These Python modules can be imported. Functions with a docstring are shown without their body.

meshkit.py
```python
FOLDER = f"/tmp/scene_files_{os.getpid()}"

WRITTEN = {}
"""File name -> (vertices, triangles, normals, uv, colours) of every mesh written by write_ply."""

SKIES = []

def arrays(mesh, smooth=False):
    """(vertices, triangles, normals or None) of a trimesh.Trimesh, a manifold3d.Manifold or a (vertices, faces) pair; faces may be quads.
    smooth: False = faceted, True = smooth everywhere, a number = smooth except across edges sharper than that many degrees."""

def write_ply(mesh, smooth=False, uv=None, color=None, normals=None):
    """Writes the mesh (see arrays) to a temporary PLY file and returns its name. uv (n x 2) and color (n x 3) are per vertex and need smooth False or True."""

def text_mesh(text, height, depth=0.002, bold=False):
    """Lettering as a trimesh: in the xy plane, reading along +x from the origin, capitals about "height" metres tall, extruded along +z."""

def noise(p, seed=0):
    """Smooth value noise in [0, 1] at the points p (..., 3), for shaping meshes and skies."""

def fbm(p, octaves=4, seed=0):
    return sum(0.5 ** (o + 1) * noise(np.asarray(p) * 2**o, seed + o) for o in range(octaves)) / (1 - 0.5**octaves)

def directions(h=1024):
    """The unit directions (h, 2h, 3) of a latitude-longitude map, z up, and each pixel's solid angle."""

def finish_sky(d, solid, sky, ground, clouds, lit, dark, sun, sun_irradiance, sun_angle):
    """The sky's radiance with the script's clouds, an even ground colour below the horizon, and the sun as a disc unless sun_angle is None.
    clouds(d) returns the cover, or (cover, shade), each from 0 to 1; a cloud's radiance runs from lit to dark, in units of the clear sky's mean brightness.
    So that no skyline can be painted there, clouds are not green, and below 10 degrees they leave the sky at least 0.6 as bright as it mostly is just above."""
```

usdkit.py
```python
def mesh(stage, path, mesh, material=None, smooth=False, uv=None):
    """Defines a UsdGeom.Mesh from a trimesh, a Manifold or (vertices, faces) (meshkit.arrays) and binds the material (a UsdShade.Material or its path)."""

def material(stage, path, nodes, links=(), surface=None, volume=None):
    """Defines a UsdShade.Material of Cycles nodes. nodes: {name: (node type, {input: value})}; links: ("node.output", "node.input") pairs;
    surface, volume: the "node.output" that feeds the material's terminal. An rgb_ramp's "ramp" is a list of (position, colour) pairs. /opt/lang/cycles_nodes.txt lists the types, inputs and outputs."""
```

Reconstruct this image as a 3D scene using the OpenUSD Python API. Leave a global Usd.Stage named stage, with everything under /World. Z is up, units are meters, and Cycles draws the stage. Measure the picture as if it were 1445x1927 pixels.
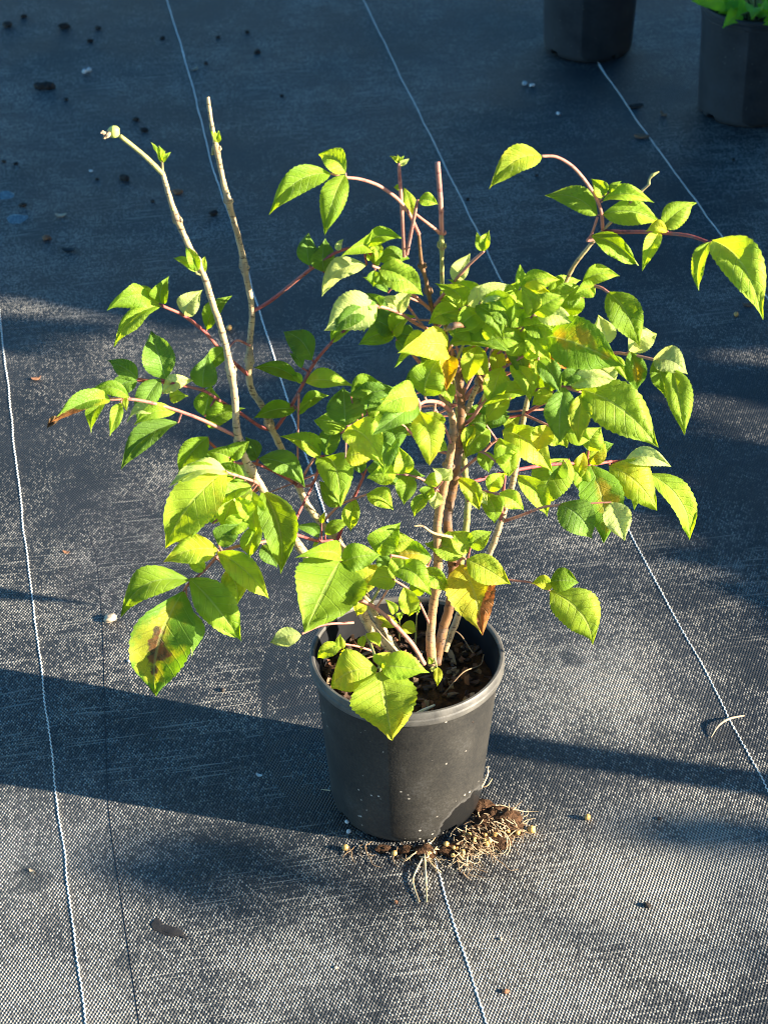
import math, random
import numpy as np, trimesh
import usdkit, meshkit
from shapely.geometry import LineString
from pxr import Usd, UsdGeom, UsdLux, UsdShade, Gf, Sdf

rng = np.random.default_rng(7)
rnd = random.Random(11)
stage = Usd.Stage.CreateInMemory()
UsdGeom.SetStageUpAxis(stage, UsdGeom.Tokens.z)
UsdGeom.SetStageMetersPerUnit(stage, 1.0)
UsdGeom.Xform.Define(stage, '/World')
UsdGeom.Scope.Define(stage, '/World/Looks')

# ------------------------------------------------------------------ camera, sky, sun, exposure
F = 4200.0
PITCH = math.atan(2924 / F)
CAM = np.array([-0.019, -1.4367, 1.296])
EXPOSURE = 2.25
SUN_EL, SUN_AZ = math.radians(17.5), math.radians(14.0)      # low sun from the right, a little towards the viewer
SUN_I, SKY_S = 1.25, 0.05
cam = UsdGeom.Camera.Define(stage, '/World/camera')
cam.AddTranslateOp().Set(Gf.Vec3d(*CAM))
cam.AddRotateXYZOp().Set(Gf.Vec3f(90 - math.degrees(PITCH), 0, 0))
cam.CreateHorizontalApertureAttr(24.0)
cam.CreateVerticalApertureAttr(24.0 * 1024 / 767)
cam.CreateFocalLengthAttr(24.0 * F / 1445)
cam.CreateClippingRangeAttr(Gf.Vec2f(0.05, 500))
cam.CreateFStopAttr(14.0)
cam.CreateFocusDistanceAttr(1.86)
cam.CreateExposureAttr(EXPOSURE)
toS = np.array([math.cos(SUN_EL) * math.cos(SUN_AZ), -math.cos(SUN_EL) * math.sin(SUN_AZ), math.sin(SUN_EL)])
sun = UsdLux.DistantLight.Define(stage, '/World/sun')
sun.CreateIntensityAttr(SUN_I); sun.CreateAngleAttr(0.5); sun.CreateNormalizeAttr(True)
sun.CreateColorAttr(Gf.Vec3f(1.0, 0.90, 0.74))
q = Gf.Rotation(Gf.Vec3d(0, 0, 1), Gf.Vec3d(*toS)).GetQuat()
sun.AddOrientOp().Set(Gf.Quatf(q.GetReal(), *[float(a) for a in q.GetImaginary()]))
skym = usdkit.material(stage, '/World/Looks/sky', {
    's': ('sky_texture', {'sky_type': 'single_scattering', 'sun_disc': False, 'sun_elevation': SUN_EL, 'sun_rotation': math.atan2(toS[0], toS[1]),
                          'air_density': 1.0, 'aerosol_density': 0.5, 'ozone_density': 3.0}),
    'h': ('hsv', {'hue': .5, 'saturation': 1.32, 'value': 1.0, 'fac': 1.0}),
    'b': ('background_shader', {'strength': SKY_S})}, [('s.color', 'h.color'), ('h.color', 'b.color')], surface='b.background')
dome = UsdLux.DomeLight.Define(stage, '/World/sky')
UsdShade.MaterialBindingAPI.Apply(dome.GetPrim()).Bind(skym)
dome.GetPrim().SetCustomDataByKey('kind', 'structure')

_F = np.array([0, math.cos(PITCH), -math.sin(PITCH)]); _U = np.array([0, math.sin(PITCH), math.cos(PITCH)])
def ray(px, py):
    return _F + np.array([1., 0, 0]) * (px - 722.5) / F - _U * (py - 963.5) / F
def at(px, py, y):                 # the point of the vertical plane at depth y seen at a pixel of the photograph
    r = ray(px, py); return CAM + r * (y - CAM[1]) / r[1]
def gz(x, y):                      # gentle rumples of the cloth
    x, y = np.asarray(x, float), np.asarray(y, float)
    p = np.stack([x * 5 + 3, y * 5 + 7, np.zeros_like(x)], -1)
    near = np.clip(1.6 - np.hypot(x, y - .5) * .6, 0, 1)
    return ((meshkit.fbm(p, 2, 3) - .5) * .0085 + (meshkit.fbm(p * 3.1, 2, 9) - .5) * .0012) * near
def on(px, py, up=0.0):            # the point of the cloth seen at a pixel
    z = 0.0
    for _ in range(3):
        r = ray(px, py); p = CAM + r * (z - CAM[2]) / r[2]; z = float(gz(p[0], p[1])) + up
    return np.array([p[0], p[1], z])

# ------------------------------------------------------------------ helpers
used = {}
def path(parent, name):
    k = parent + '/' + name
    n = used.get(k, -1) + 1; used[k] = n
    return k if n == 0 else f'{k}_{n:03d}'
def tag(prim, label=None, cat=None, group=None, kind=None):
    for k, v in (('label', label), ('category', cat), ('group', group), ('kind', kind)):
        if v: prim.SetCustomDataByKey(k, v)
    return prim
def obj(name, mesh, mat, parent='/World', smooth=35, uv=None, label=None, cat=None, group=None, kind=None):
    p = path(parent, name)
    m = usdkit.mesh(stage, p, mesh, mat, smooth=True if uv is not None else smooth, uv=uv)
    tag(m.GetPrim(), label, cat, group, kind)
    return p
def thing(name, label, cat, group=None, loc=(0, 0, 0), kind=None):
    p = path('/World', name)
    x = UsdGeom.Xform.Define(stage, p)
    if any(loc): x.AddTranslateOp().Set(Gf.Vec3d(*loc))
    tag(x.GetPrim(), label, cat, group, kind)
    return p
def spline(pts, n=8):
    p = np.asarray(pts, float)
    if len(p) == 2: return np.linspace(p[0], p[1], n + 1)
    e = np.vstack([2 * p[0] - p[1], p, 2 * p[-1] - p[-2]])
    out = []
    for i in range(1, len(e) - 2):
        t = np.linspace(0, 1, n, endpoint=False)[:, None]
        a, b, c, d = e[i - 1], e[i], e[i + 1], e[i + 2]
        out.append(.5 * (2 * b + (c - a) * t + (2 * a - 5 * b + 4 * c - d) * t**2 + (3 * b - a - 3 * c + d) * t**3))
    return np.vstack(out + [p[-1:]])
def tube(line, r, sides=8, cap=True, lump=0.0, seed=0):
    line = np.asarray(line, float); n = len(line)
    r = np.interp(np.linspace(0, 1, n), np.linspace(0, 1, len(np.atleast_1d(r))), np.atleast_1d(r))
    t = np.gradient(line, axis=0); t /= np.linalg.norm(t, axis=1, keepdims=True) + 1e-12
    u = np.cross(t[0], [0.3, 0.9, 0.2]); u /= np.linalg.norm(u)
    V = []
    for i in range(n):
        u = u - t[i] * (u @ t[i]); u /= np.linalg.norm(u) + 1e-12
        w = np.cross(t[i], u)
        a = np.arange(sides) * 2 * math.pi / sides
        ring = np.cos(a)[:, None] * u + np.sin(a)[:, None] * w
        rr = r[i]
        if lump:
            k = meshkit.noise(np.stack([np.cos(a) * 1.5 + i * .35, np.sin(a) * 1.5, np.full(sides, i * .8)], -1), seed)
            rr = r[i] * (1 + lump * (k[:, None] - .5) * 2)
        V.append(line[i] + ring * rr)
    V = np.vstack(V); Fc = []
    for i in range(n - 1):
        for j in range(sides):
            a, b = i * sides + j, i * sides + (j + 1) % sides
            Fc += [(a, b, b + sides), (a, b + sides, a + sides)]
    if cap:
        V = np.vstack([V, line[0], line[-1]]); c0, c1 = len(V) - 2, len(V) - 1
        for j in range(sides):
            Fc += [(c0, (j + 1) % sides, j), (c1, (n - 1) * sides + j, (n - 1) * sides + (j + 1) % sides)]
    return trimesh.Trimesh(V, Fc, process=False)
def join(ms): return trimesh.util.concatenate(ms)
def blob(r, seed, amp=.35, sub=2, scale=(1, 1, 1)):
    m = trimesh.creation.icosphere(subdivisions=sub, radius=1)
    k = 1 + amp * (meshkit.fbm(m.vertices * 1.6 + seed * 7.3, 3, seed) - .5) * 2
    m.vertices = m.vertices * k[:, None] * np.asarray(scale) * r
    return m
def place(m, p, rz=0.0):
    m = m.copy(); c, s = math.cos(rz), math.sin(rz)
    m.vertices = m.vertices @ np.array([[c, s, 0], [-s, c, 0], [0, 0, 1]]) + p
    return m

class Mat:
    """Collects the nodes of one material."""
    def __init__(s, name): s.name, s.n, s.l, s.k = name, {}, [], 0
    def __call__(s, kind, out, **ins):
        s.k += 1; nm = f'n{s.k}'; vals = {}
        for k, v in ins.items():
            if isinstance(v, str) and v.startswith('n') and '.' in v: s.l.append((v, f'{nm}.{k}'))
            else: vals[k] = v
        s.n[nm] = (kind, vals)
        return f'{nm}.{out}'
    def math(s, op, a, b=0.0, c=0.0, clamp=False): return s('math', 'value', math_type=op, value1=a, value2=b, value3=c, use_clamp=clamp)
    def mix(s, f, a, b, t='mix'): return s('mix', 'color', mix_type=t, fac=f, color1=a, color2=b)
    def step(s, v, lo, hi): return s('map_range', 'result', range_type='smoothstep', value=v, from_min=lo, from_max=hi, to_min=0.0, to_max=1.0, clamp=True)
    def noise(s, vec, scale, detail=3.0, rough=.55, dist=0.0, out='fac'): return s('noise_texture', out, vector=vec, scale=scale, detail=detail, roughness=rough, distortion=dist)
    def ramp(s, f, stops): return s('rgb_ramp', 'color', ramp=stops, fac=f)
    def bump(s, h, strength=.5, dist=.001): return s('bump', 'normal', height=h, strength=strength, distance=dist)
    def done(s, surf): return usdkit.material(stage, '/World/Looks/' + s.name, s.n, s.l, surface=surf)

def simple(name, c1, c2, scale=40, rough=.7, bump=.3, bscale=None, spec=.3, detail=4.0, dist=.001):
    m = Mat(name); p = m('geometry', 'position')
    r = m('object_info', 'random')
    k = m.noise(p, scale, detail)
    c = m.ramp(k, [(.3, c1), (.7, c2)])
    c = m('hsv', 'color', hue=.5, saturation=1.0, value=m.math('multiply_add', r, .4, .8), fac=1.0, color=c)
    b = m.bump(m.noise(p, bscale or scale * 3, 4.0), bump, dist)
    return m.done(m('principled_bsdf', 'BSDF', base_color=c, roughness=rough, specular_ior_level=spec, normal=b))

# ------------------------------------------------------------------ materials
def cloth_material():
    m = Mat('woven_black_cloth'); pos = m('geometry', 'position')
    rot = m('vector_rotate', 'vector', rotate_type='z_axis', vector=pos, angle=-math.radians(11.5))
    u, v = m('separate_xyz', 'x', vector=rot), m('separate_xyz', 'y', vector=rot)
    jit = m.math('multiply_add', m.noise(pos, 60.0, 2.0), .0016, -.0008)
    u, v = m.math('add', u, jit), m.math('add', v, jit)
    wv = m.math('multiply', m.math('sine', m.math('multiply', u, math.pi / .00142)), m.math('sine', m.math('multiply', v, math.pi / .0024)))
    dot = m.step(wv, -.55, .85)
    big = m.noise(pos, 2.6, 3.0)
    mid = m.noise(pos, 17.0, 4.0, .65)
    cell = m('white_noise_texture', 'value', dimensions='2D', vector=m('vector_math', 'vector', vector_math_type='x') if False else m('combine_xyz', 'vector',
              x=m.math('floor', m.math('divide', u, .00142)), y=m.math('floor', m.math('divide', v, .0024)), z=0.0))
    # dusty, rubbed thread tops with sun glints painted in, patch by patch, stitch by stitch
    wear_glint = m.math('add', m.math('multiply', big, .50), m.math('multiply', mid, .50))
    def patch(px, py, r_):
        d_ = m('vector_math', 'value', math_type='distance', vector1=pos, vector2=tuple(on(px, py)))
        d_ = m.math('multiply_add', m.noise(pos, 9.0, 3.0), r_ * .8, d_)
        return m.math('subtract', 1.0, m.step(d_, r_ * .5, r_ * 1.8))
    # paler places: by the lower left line, right of the roots, under the low leaves
    paler = m.math('maximum', m.math('maximum', patch(60, 1640, .13), patch(90, 1890, .12)), m.math('maximum', patch(1270, 1640, .14), patch(1130, 1300, .11)))
    paler = m.math('maximum', paler, m.math('multiply', m.math('maximum', patch(1000, 1880, .12), patch(560, 1850, .07)), .7))
    wear_glint = m.math('multiply_add', paler, .20, wear_glint)
    wear_glint = m.step(m.math('multiply_add', m.math('subtract', cell, .5), .28, wear_glint), .455, .78)
    streak = m.noise(m('mapping', 'vector', vector=rot, scale=(14.0, 420.0, 1.0)), 1.0, 2.0)
    streak = m.math('multiply', m.step(streak, .585, .68), m.step(big, .42, .56))
    smear = m.step(m.noise(m('mapping', 'vector', vector=rot, scale=(5.0, 60.0, 1.0)), 1.0, 3.0, .6), .57, .75)
    dust = m.math('multiply', dot, wear_glint)
    dust = m.math('maximum', dust, m.math('multiply', streak, .5))
    dust = m.math('multiply_add', smear, .06, m.math('multiply_add', paler, .10, dust), clamp=True)
    # damp shoe print beside the pot: rim lines, bars and a honeycomb
    def frame(px, py, ang):
        c = on(px, py)
        d = m('vector_math', 'vector', math_type='subtract', vector1=pos, vector2=tuple(c))
        d = m('vector_rotate', 'vector', rotate_type='z_axis', vector=d, angle=-ang)
        return m('separate_xyz', 'x', vector=d), m('separate_xyz', 'y', vector=d)
    a, b = frame(590, 1345, 0.10)
    wob = m.math('multiply_add', m.noise(pos, 40.0, 2.0), .010, -.005)
    rr = m.math('add', m.math('power', m.math('absolute', m.math('divide', m.math('add', a, wob), .047)), 2.6), m.math('power', m.math('absolute', m.math('divide', b, .125)), 2.6))
    inside = m.math('subtract', 1.0, m.step(rr, .9, 1.05))
    outl = m.math('multiply', m.step(rr, .62, .74), inside)
    bars = m.math('sine', m.math('multiply', m.math('add', b, m.math('multiply', m.math('multiply', a, a), 9.0)), 2 * math.pi / .037))
    bars = m.math('multiply', m.step(bars, .35, .7), m.math('multiply', inside, m.math('multiply', m.step(b, -.055, -.045), m.math('subtract', 1.0, m.step(b, .05, .06)))))
    hexa = m.step(m('voronoi_texture', 'distance', feature='distance_to_edge', vector=pos, scale=105.0, randomness=.35), .06, .13)
    hexz = m.math('multiply', m.math('multiply', hexa, inside), m.math('maximum', m.math('subtract', 1.0, m.step(b, -.06, -.05)), m.step(b, .055, .065)))
    damp = m.math('maximum', m.math('maximum', outl, bars), hexz)
    damp = m.math('multiply', damp, .92)
    for px, py, ra in ((60, 1655, .020), (236, 1810, .012), (330, 1330, .030), (1075, 1240, .014), (745, 690, .05)):
        x, y = frame(px, py, 0.0)
        dd = m.math('sqrt', m.math('add', m.math('multiply', x, x), m.math('multiply', y, y)))
        dd = m.math('multiply_add', m.noise(pos, 70.0, 4.0), ra * 1.9, dd)
        damp = m.math('maximum', damp, m.math('multiply', m.math('subtract', 1.0, m.step(dd, ra * 1.45, ra * 2.0)), .6))
    dust = m.math('multiply', dust, m.math('subtract', 1.0, damp))
    tint = m.ramp(m.noise(pos, 6.0, 3.0), [(.35, (.42, .395, .35)), (.65, (.50, .46, .385))])
    base = m.ramp(m.noise(pos, 9.0, 4.0), [(.3, (.010, .012, .015)), (.7, (.023, .025, .029))])
    col = m.mix(dust, base, tint)
    specks = m.step(m.noise(pos, 330.0, 1.0), .74, .80)
    col = m.mix(m.math('multiply', specks, .5), col, (.015, .013, .012))
    nb = m.bump(m.math('multiply_add', wv, .5, m.math('multiply', mid, .4)), .9, .0011)
    rough = m.math('multiply_add', damp, -.12, .46)
    return m.done(m('principled_bsdf', 'BSDF', base_color=col, roughness=rough, specular_ior_level=.42, normal=nb))

def leaf_material(name, green, pale, yellow, amount, orange=0.0, brown=0.0, trans=1.0, spot=None, tip=None, halo=None):
    m = Mat(name); pos = m('geometry', 'position'); uv = m('uvmap', 'UV', attribute='st')
    u, v = m('separate_xyz', 'x', vector=uv), m('separate_xyz', 'y', vector=uv)
    rr = m('object_info', 'random')
    d = m.math('absolute', m.math('multiply_add', v, 2.0, -1.0))
    rib = m.math('subtract', 1.0, m.step(d, .02, .075))
    sv = m.math('fraction', m.math('multiply', m.math('subtract', u, m.math('multiply', d, .20)), 8.0))
    sv = m.math('absolute', m.math('subtract', sv, .5))            # .5 on a side vein
    vein = m.step(sv, .42, .5)
    net = m('voronoi_texture', 'distance', feature='distance_to_edge', vector=pos, scale=420.0)
    k = m.noise(pos, 26.0, 3.0); k2 = m.noise(pos, 75.0, 4.0)
    c = m.ramp(k, [(.3, green), (.7, tuple(min(1, g * q_) for g, q_ in zip(green, (1.55, 1.35, 1.2))))])
    ym = m.math('multiply_add', k2, .45, m.math('multiply', k, .75))
    ym = m.step(m.math('add', ym, m.math('multiply', rr, .16)), .86 - amount, 1.06 - amount)
    c = m.mix(ym, c, yellow)
    fl = m.math('multiply', m.step(m.noise(pos, 170.0, 2.0), .70, .76), m.step(m.noise(pos, 30.0, 2.0), .5, .62))
    c = m.mix(m.math('multiply', fl, .55), c, (.22, .12, .03))
    c = m('hsv', 'color', hue=.5, saturation=1.0, value=m.math('multiply_add', m.noise(pos, 110.0, 4.0), .5, .75), fac=1.0, color=c)
    if orange:
        om = m.step(m.math('add', m.noise(pos, 38.0, 4.0), m.math('multiply', m.math('subtract', 1.0, d), .1)), .76 - orange, .92 - orange)
        c = m.mix(om, c, (.52, .22, .02))
    if brown:
        bm = m.math('add', m.noise(pos, 45.0, 4.0, .6), m.math('multiply', m.math('subtract', 1.0, d), .12))
        bm = m.step(m.math('multiply', bm, m.step(u, .1, .45)), .74 - brown, .80 - brown)
        c = m.mix(bm, c, (.10, .045, .02))
    def around(su, sv, rad, soft):
        du, dv = m.math('multiply', m.math('subtract', u, su), .75), m.math('subtract', v, sv)
        q = m.math('sqrt', m.math('add', m.math('multiply', du, du), m.math('multiply', dv, dv)))
        q = m.math('multiply_add', m.math('subtract', k2, .5), .75, m.math('multiply_add', m.math('subtract', k, .5), .35, q))
        return m.math('subtract', 1.0, m.step(q, rad, rad + soft))
    if halo:
        c = m.mix(m.math('multiply', around(*halo[:3], .22), .7), c, halo[3])
    if spot:
        c = m.mix(m.math('multiply', around(*spot[:3], .07), .92), c, m.ramp(m.noise(pos, 160.0, 3.0), [(.4, (.06, .035, .025)), (.62, (.26, .10, .04))]))
    if tip:
        q = m.math('multiply_add', m.math('subtract', k2, .5), .5, u)
        if tip[1]: q = m.math('multiply_add', m.math('subtract', v, .5) if tip[1] > 0 else m.math('subtract', .5, v), 1.1 * abs(tip[1]), q)
        c = m.mix(m.math('multiply', m.step(q, tip[0], tip[0] + .07), .95), c, m.ramp(m.noise(pos, 140.0, 3.0), [(.4, (.16, .055, .02)), (.62, (.42, .16, .05))]))
    c = m.mix(m.math('multiply', rib, .30), c, pale)
    c = m.mix(m.math('multiply', vein, .10), c, pale)
    c = m('hsv', 'color', hue=.5, saturation=1.0, value=m.math('multiply_add', rr, .3, .86), fac=1.0, color=c)
    back = m('geometry', 'backfacing')
    top = c
    und = m.mix(.48, c, pale)
    c = m.mix(back, top, und)
    h = m.math('add', m.math('multiply', vein, -.45), m.math('add', m.math('multiply', rib, -.7), m.math('add', m.math('multiply', k2, .8), m.math('multiply', m.step(net, 0.0, .1), .18))))
    nb = m.bump(h, .75, .0011)
    pb = m('principled_bsdf', 'BSDF', base_color=c, roughness=.55, specular_ior_level=.28, normal=nb)
    tc = m('hsv', 'color', hue=.482, saturation=1.06, value=1.95 * trans, fac=1.0, color=c)
    tb = m('translucent_bsdf', 'BSDF', color=tc, normal=nb)
    return m.done(m('mix_closure', 'closure', fac=.42, closure1=pb, closure2=tb))

GREEN, PALE, YEL = (.148, .265, .018), (.42, .50, .16), (.50, .48, .03)
L = {
    'g': leaf_material('leaf_green', GREEN, PALE, (.24, .36, .03), .05),
    'l': leaf_material('leaf_light_green', (.225, .365, .028), PALE, (.40, .46, .04), .12),
    'd': leaf_material('leaf_shaded_green', (.10, .205, .024), (.30, .41, .17), (.22, .34, .04), .0),  # darker copy of the green, with shade painted into its colour
    'p': leaf_material('leaf_pale_underside', (.36, .46, .14), (.50, .55, .28), (.36, .42, .12), .10),
    'y': leaf_material('leaf_yellowing', (.25, .37, .026), (.48, .50, .15), YEL, .22, orange=.05),
    'o': leaf_material('leaf_orange', (.40, .33, .02), (.48, .36, .08), (.50, .34, .02), .3, orange=.30),
    'b': leaf_material('leaf_brown_spot', (.12, .25, .022), PALE, YEL, .22, orange=.10, brown=.20),
    's': leaf_material('leaf_big_brown_spot', (.10, .23, .018), PALE, YEL, .10, spot=(.48, .50, .10), halo=(.52, .58, .24, (.46, .42, .03))),
    't': leaf_material('leaf_half_scorched', (.30, .36, .03), PALE, (.50, .46, .03), .35, tip=(.66, -.75)),
    'r': leaf_material('leaf_scorched_tip', (.13, .25, .02), PALE, YEL, .15, tip=(.72, -.35)),
    'm': leaf_material('leaf_orange_middle', (.12, .25, .018), PALE, YEL, .08, halo=(.42, .40, .07, (.50, .33, .03))),
    'w': leaf_material('leaf_withered', (.16, .11, .05), (.30, .22, .14), (.22, .13, .06), .2, brown=.25, trans=.5),
}
def stem_material(name, a, b, mark, mscale=130.0):
    m = Mat(name); p = m('geometry', 'position')
    c = m.ramp(m.noise(p, 30.0, 4.0), [(.35, a), (.68, b)])
    k = m.step(m.noise(m('mapping', 'vector', vector=p, scale=(1.0, 1.0, 2.6)), mscale, 3.0), .565, .64)
    g_ = m.step(m.noise(p, 62.0, 3.0, .6), .52, .62)
    c = m.mix(m.math('multiply', g_, .55), c, tuple(.30 * x_ + .10 for x_ in a))
    c = m.mix(m.math('multiply', k, .85), c, mark)
    return m.done(m('principled_bsdf', 'BSDF', base_color=c, roughness=.6, specular_ior_level=.3, normal=m.bump(m.math('add', m.noise(p, 350.0, 3.0), m.math('multiply', k, -.5)), .5, .0009)))
M = {
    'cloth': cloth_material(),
    'bark': stem_material('tan_bark', (.33, .23, .115), (.50, .37, .20), (.085, .05, .028), 240.0),
    'bark_brown': stem_material('brown_bark', (.13, .065, .028), (.22, .115, .05), (.07, .04, .025), 200.0),
    'bark_warm': stem_material('warm_bark', (.32, .17, .075), (.42, .25, .12), (.13, .07, .035), 330.0),
    'green_stem': stem_material('green_stem', (.27, .27, .075), (.38, .345, .12), (.25, .18, .08), 90.0),
    'red_stalk': stem_material('red_stalk', (.24, .045, .05), (.36, .11, .08), (.14, .03, .03), 70.0),
    'pink_stalk': stem_material('pink_stalk', (.36, .125, .095), (.45, .22, .15), (.25, .08, .07), 70.0),
    'thread': simple('white_thread', (.66, .65, .60), (.84, .83, .78), 60, .6, .2, 900),
    'dark_thread': simple('dark_thread', (.012, .013, .016), (.03, .03, .034), 60, .5),
    'soil': simple('potting_soil', (.022, .012, .007), (.11, .056, .028), 120, .9, 1.0, 260, .1, dist=.004),
    'chip_a': simple('bark_chip_dark', (.028, .015, .009), (.095, .05, .026), .85),
    'chip_b': simple('bark_chip_red', (.10, .042, .02), (.21, .095, .045), 90, .8),
    'chip_c': simple('bark_chip_tan', (.20, .125, .065), (.33, .22, .125), 90, .8),
    'bead': simple('fertiliser_bead', (.42, .22, .06), (.58, .36, .12), 300, .45, .15),
    'root': simple('root_cream', (.33, .235, .12), (.58, .46, .29), 70, .7, .3, 500),
    'root_brown': simple('root_brown', (.14, .08, .04), (.30, .20, .11), 70, .8, .3, 500),
    'perlite': simple('perlite', (.48, .47, .44), (.66, .65, .62), 200, .8),
    'crumb': simple('soil_crumb', (.016, .012, .010), (.05, .038, .03), 200, .9, .6),
    'brown_bit': simple('brown_bit', (.16, .07, .035), (.30, .15, .08), 200, .8),
    'tan_bit': simple('tan_bit', (.30, .23, .15), (.48, .38, .26), 200, .8),
    'straw': simple('straw', (.46, .38, .24), (.62, .54, .38), 60, .6),
    'dry_leaf': simple('dry_dark_leaf', (.012, .012, .013), (.035, .032, .03), 60, .55, .5),
    'bloom': simple('dried_flower', (.34, .20, .12), (.52, .40, .26), 300, .8),
    'bud': simple('bud_green', (.34, .40, .08), (.50, .50, .14), 150, .5),
}
w = Mat('water_drop')
M['water'] = w.done(w('mix_closure', 'closure', fac=w('math', 'value', math_type='multiply_add', value1=w('fresnel', 'fac', IOR=1.33), value2=.16, value3=.0),
                      closure1=w('transparent_bsdf', 'BSDF', color=(.93, .96, .98)), closure2=w('glossy_bsdf', 'BSDF', color=(1, 1, 1), roughness=.2)))
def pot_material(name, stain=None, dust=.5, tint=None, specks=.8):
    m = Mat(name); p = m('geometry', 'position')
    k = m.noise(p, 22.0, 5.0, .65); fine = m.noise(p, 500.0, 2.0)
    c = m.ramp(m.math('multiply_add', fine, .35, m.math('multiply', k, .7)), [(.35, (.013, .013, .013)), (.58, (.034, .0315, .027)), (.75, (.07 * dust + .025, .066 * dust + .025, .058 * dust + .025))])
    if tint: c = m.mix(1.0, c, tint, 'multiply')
    sp = m.step(m('voronoi_texture', 'distance', feature='f1', vector=p, scale=150.0), .17, .12)
    keep = m.step(m.noise(p, 60.0, 2.0), .56, .64)
    sp = m.math('multiply', m.step(m('voronoi_texture', 'distance', feature='f1', vector=p, scale=150.0), .10, .20), 1.0)
    sp = m.math('multiply', m.math('subtract', 1.0, sp), keep)
    c = m.mix(m.math('multiply', sp, specks), c, (.55, .50, .42))
    rough = .58
    if stain is not None:
        d = m('vector_math', 'value', math_type='distance', vector1=p, vector2=tuple(stain))
        d = m.math('multiply_add', m.noise(p, 60.0, 3.0), .026, d)
        wet = m.math('subtract', 1.0, m.step(d, .041, .043))
        lip = m.math('multiply', m.step(d, .0405, .043), m.math('subtract', 1.0, m.step(d, .0435, .047)))
        c = m.mix(m.math('multiply', lip, .12), c, (.24, .23, .22))
        c = m.mix(wet, c, (.010, .010, .010))
        rough = m.math('multiply_add', wet, -.2, .52)
    nb = m.bump(m.math('add', fine, m.math('multiply', k, 2.0)), .25, .0006)
    return m.done(m('principled_bsdf', 'BSDF', base_color=c, roughness=rough, specular_ior_level=.25, normal=nb))
M['pot'] = pot_material('pot_plastic', stain=(.052, -.040, .006))
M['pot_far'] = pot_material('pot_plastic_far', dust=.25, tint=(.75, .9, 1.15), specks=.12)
M['pot_inner_shaded'] = simple('pot_inner_shaded', (.008, .008, .009), (.016, .016, .017), 40, .8, .1, 300, .03)  # clean plastic, darkened further to stand in for leaf shade inside
M['pot_rim'] = simple('pot_rim', (.05, .048, .044), (.12, .112, .098), 60, .5, .2, 500, .35)

# ------------------------------------------------------------------ the cloth and its threads
def axis(lo, hi, a, b, step):
    mid = np.arange(a, b + 1e-9, step)
    return np.concatenate([-(a - lo) * np.geomspace(1, .01, 14) + a, mid, b + (hi - b) * np.geomspace(.01, 1, 14)])
xs, ys = axis(-60, 60, -.8, .8, .012), axis(-20, 120, -.4, 2.0, .016)
X, Y = np.meshgrid(xs, ys, indexing='ij')
Vg = np.stack([X, Y, gz(X, Y)], -1).reshape(-1, 3)
ii, jj = np.meshgrid(np.arange(len(xs) - 1), np.arange(len(ys) - 1), indexing='ij')
a0 = (ii * len(ys) + jj).ravel()
Fg = np.stack([a0, a0 + len(ys), a0 + len(ys) + 1, a0 + 1], 1)
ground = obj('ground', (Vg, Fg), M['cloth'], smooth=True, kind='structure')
tag(stage.GetPrimAtPath(ground), 'black woven weed cloth with white stitched lines laid over the ground')

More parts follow.
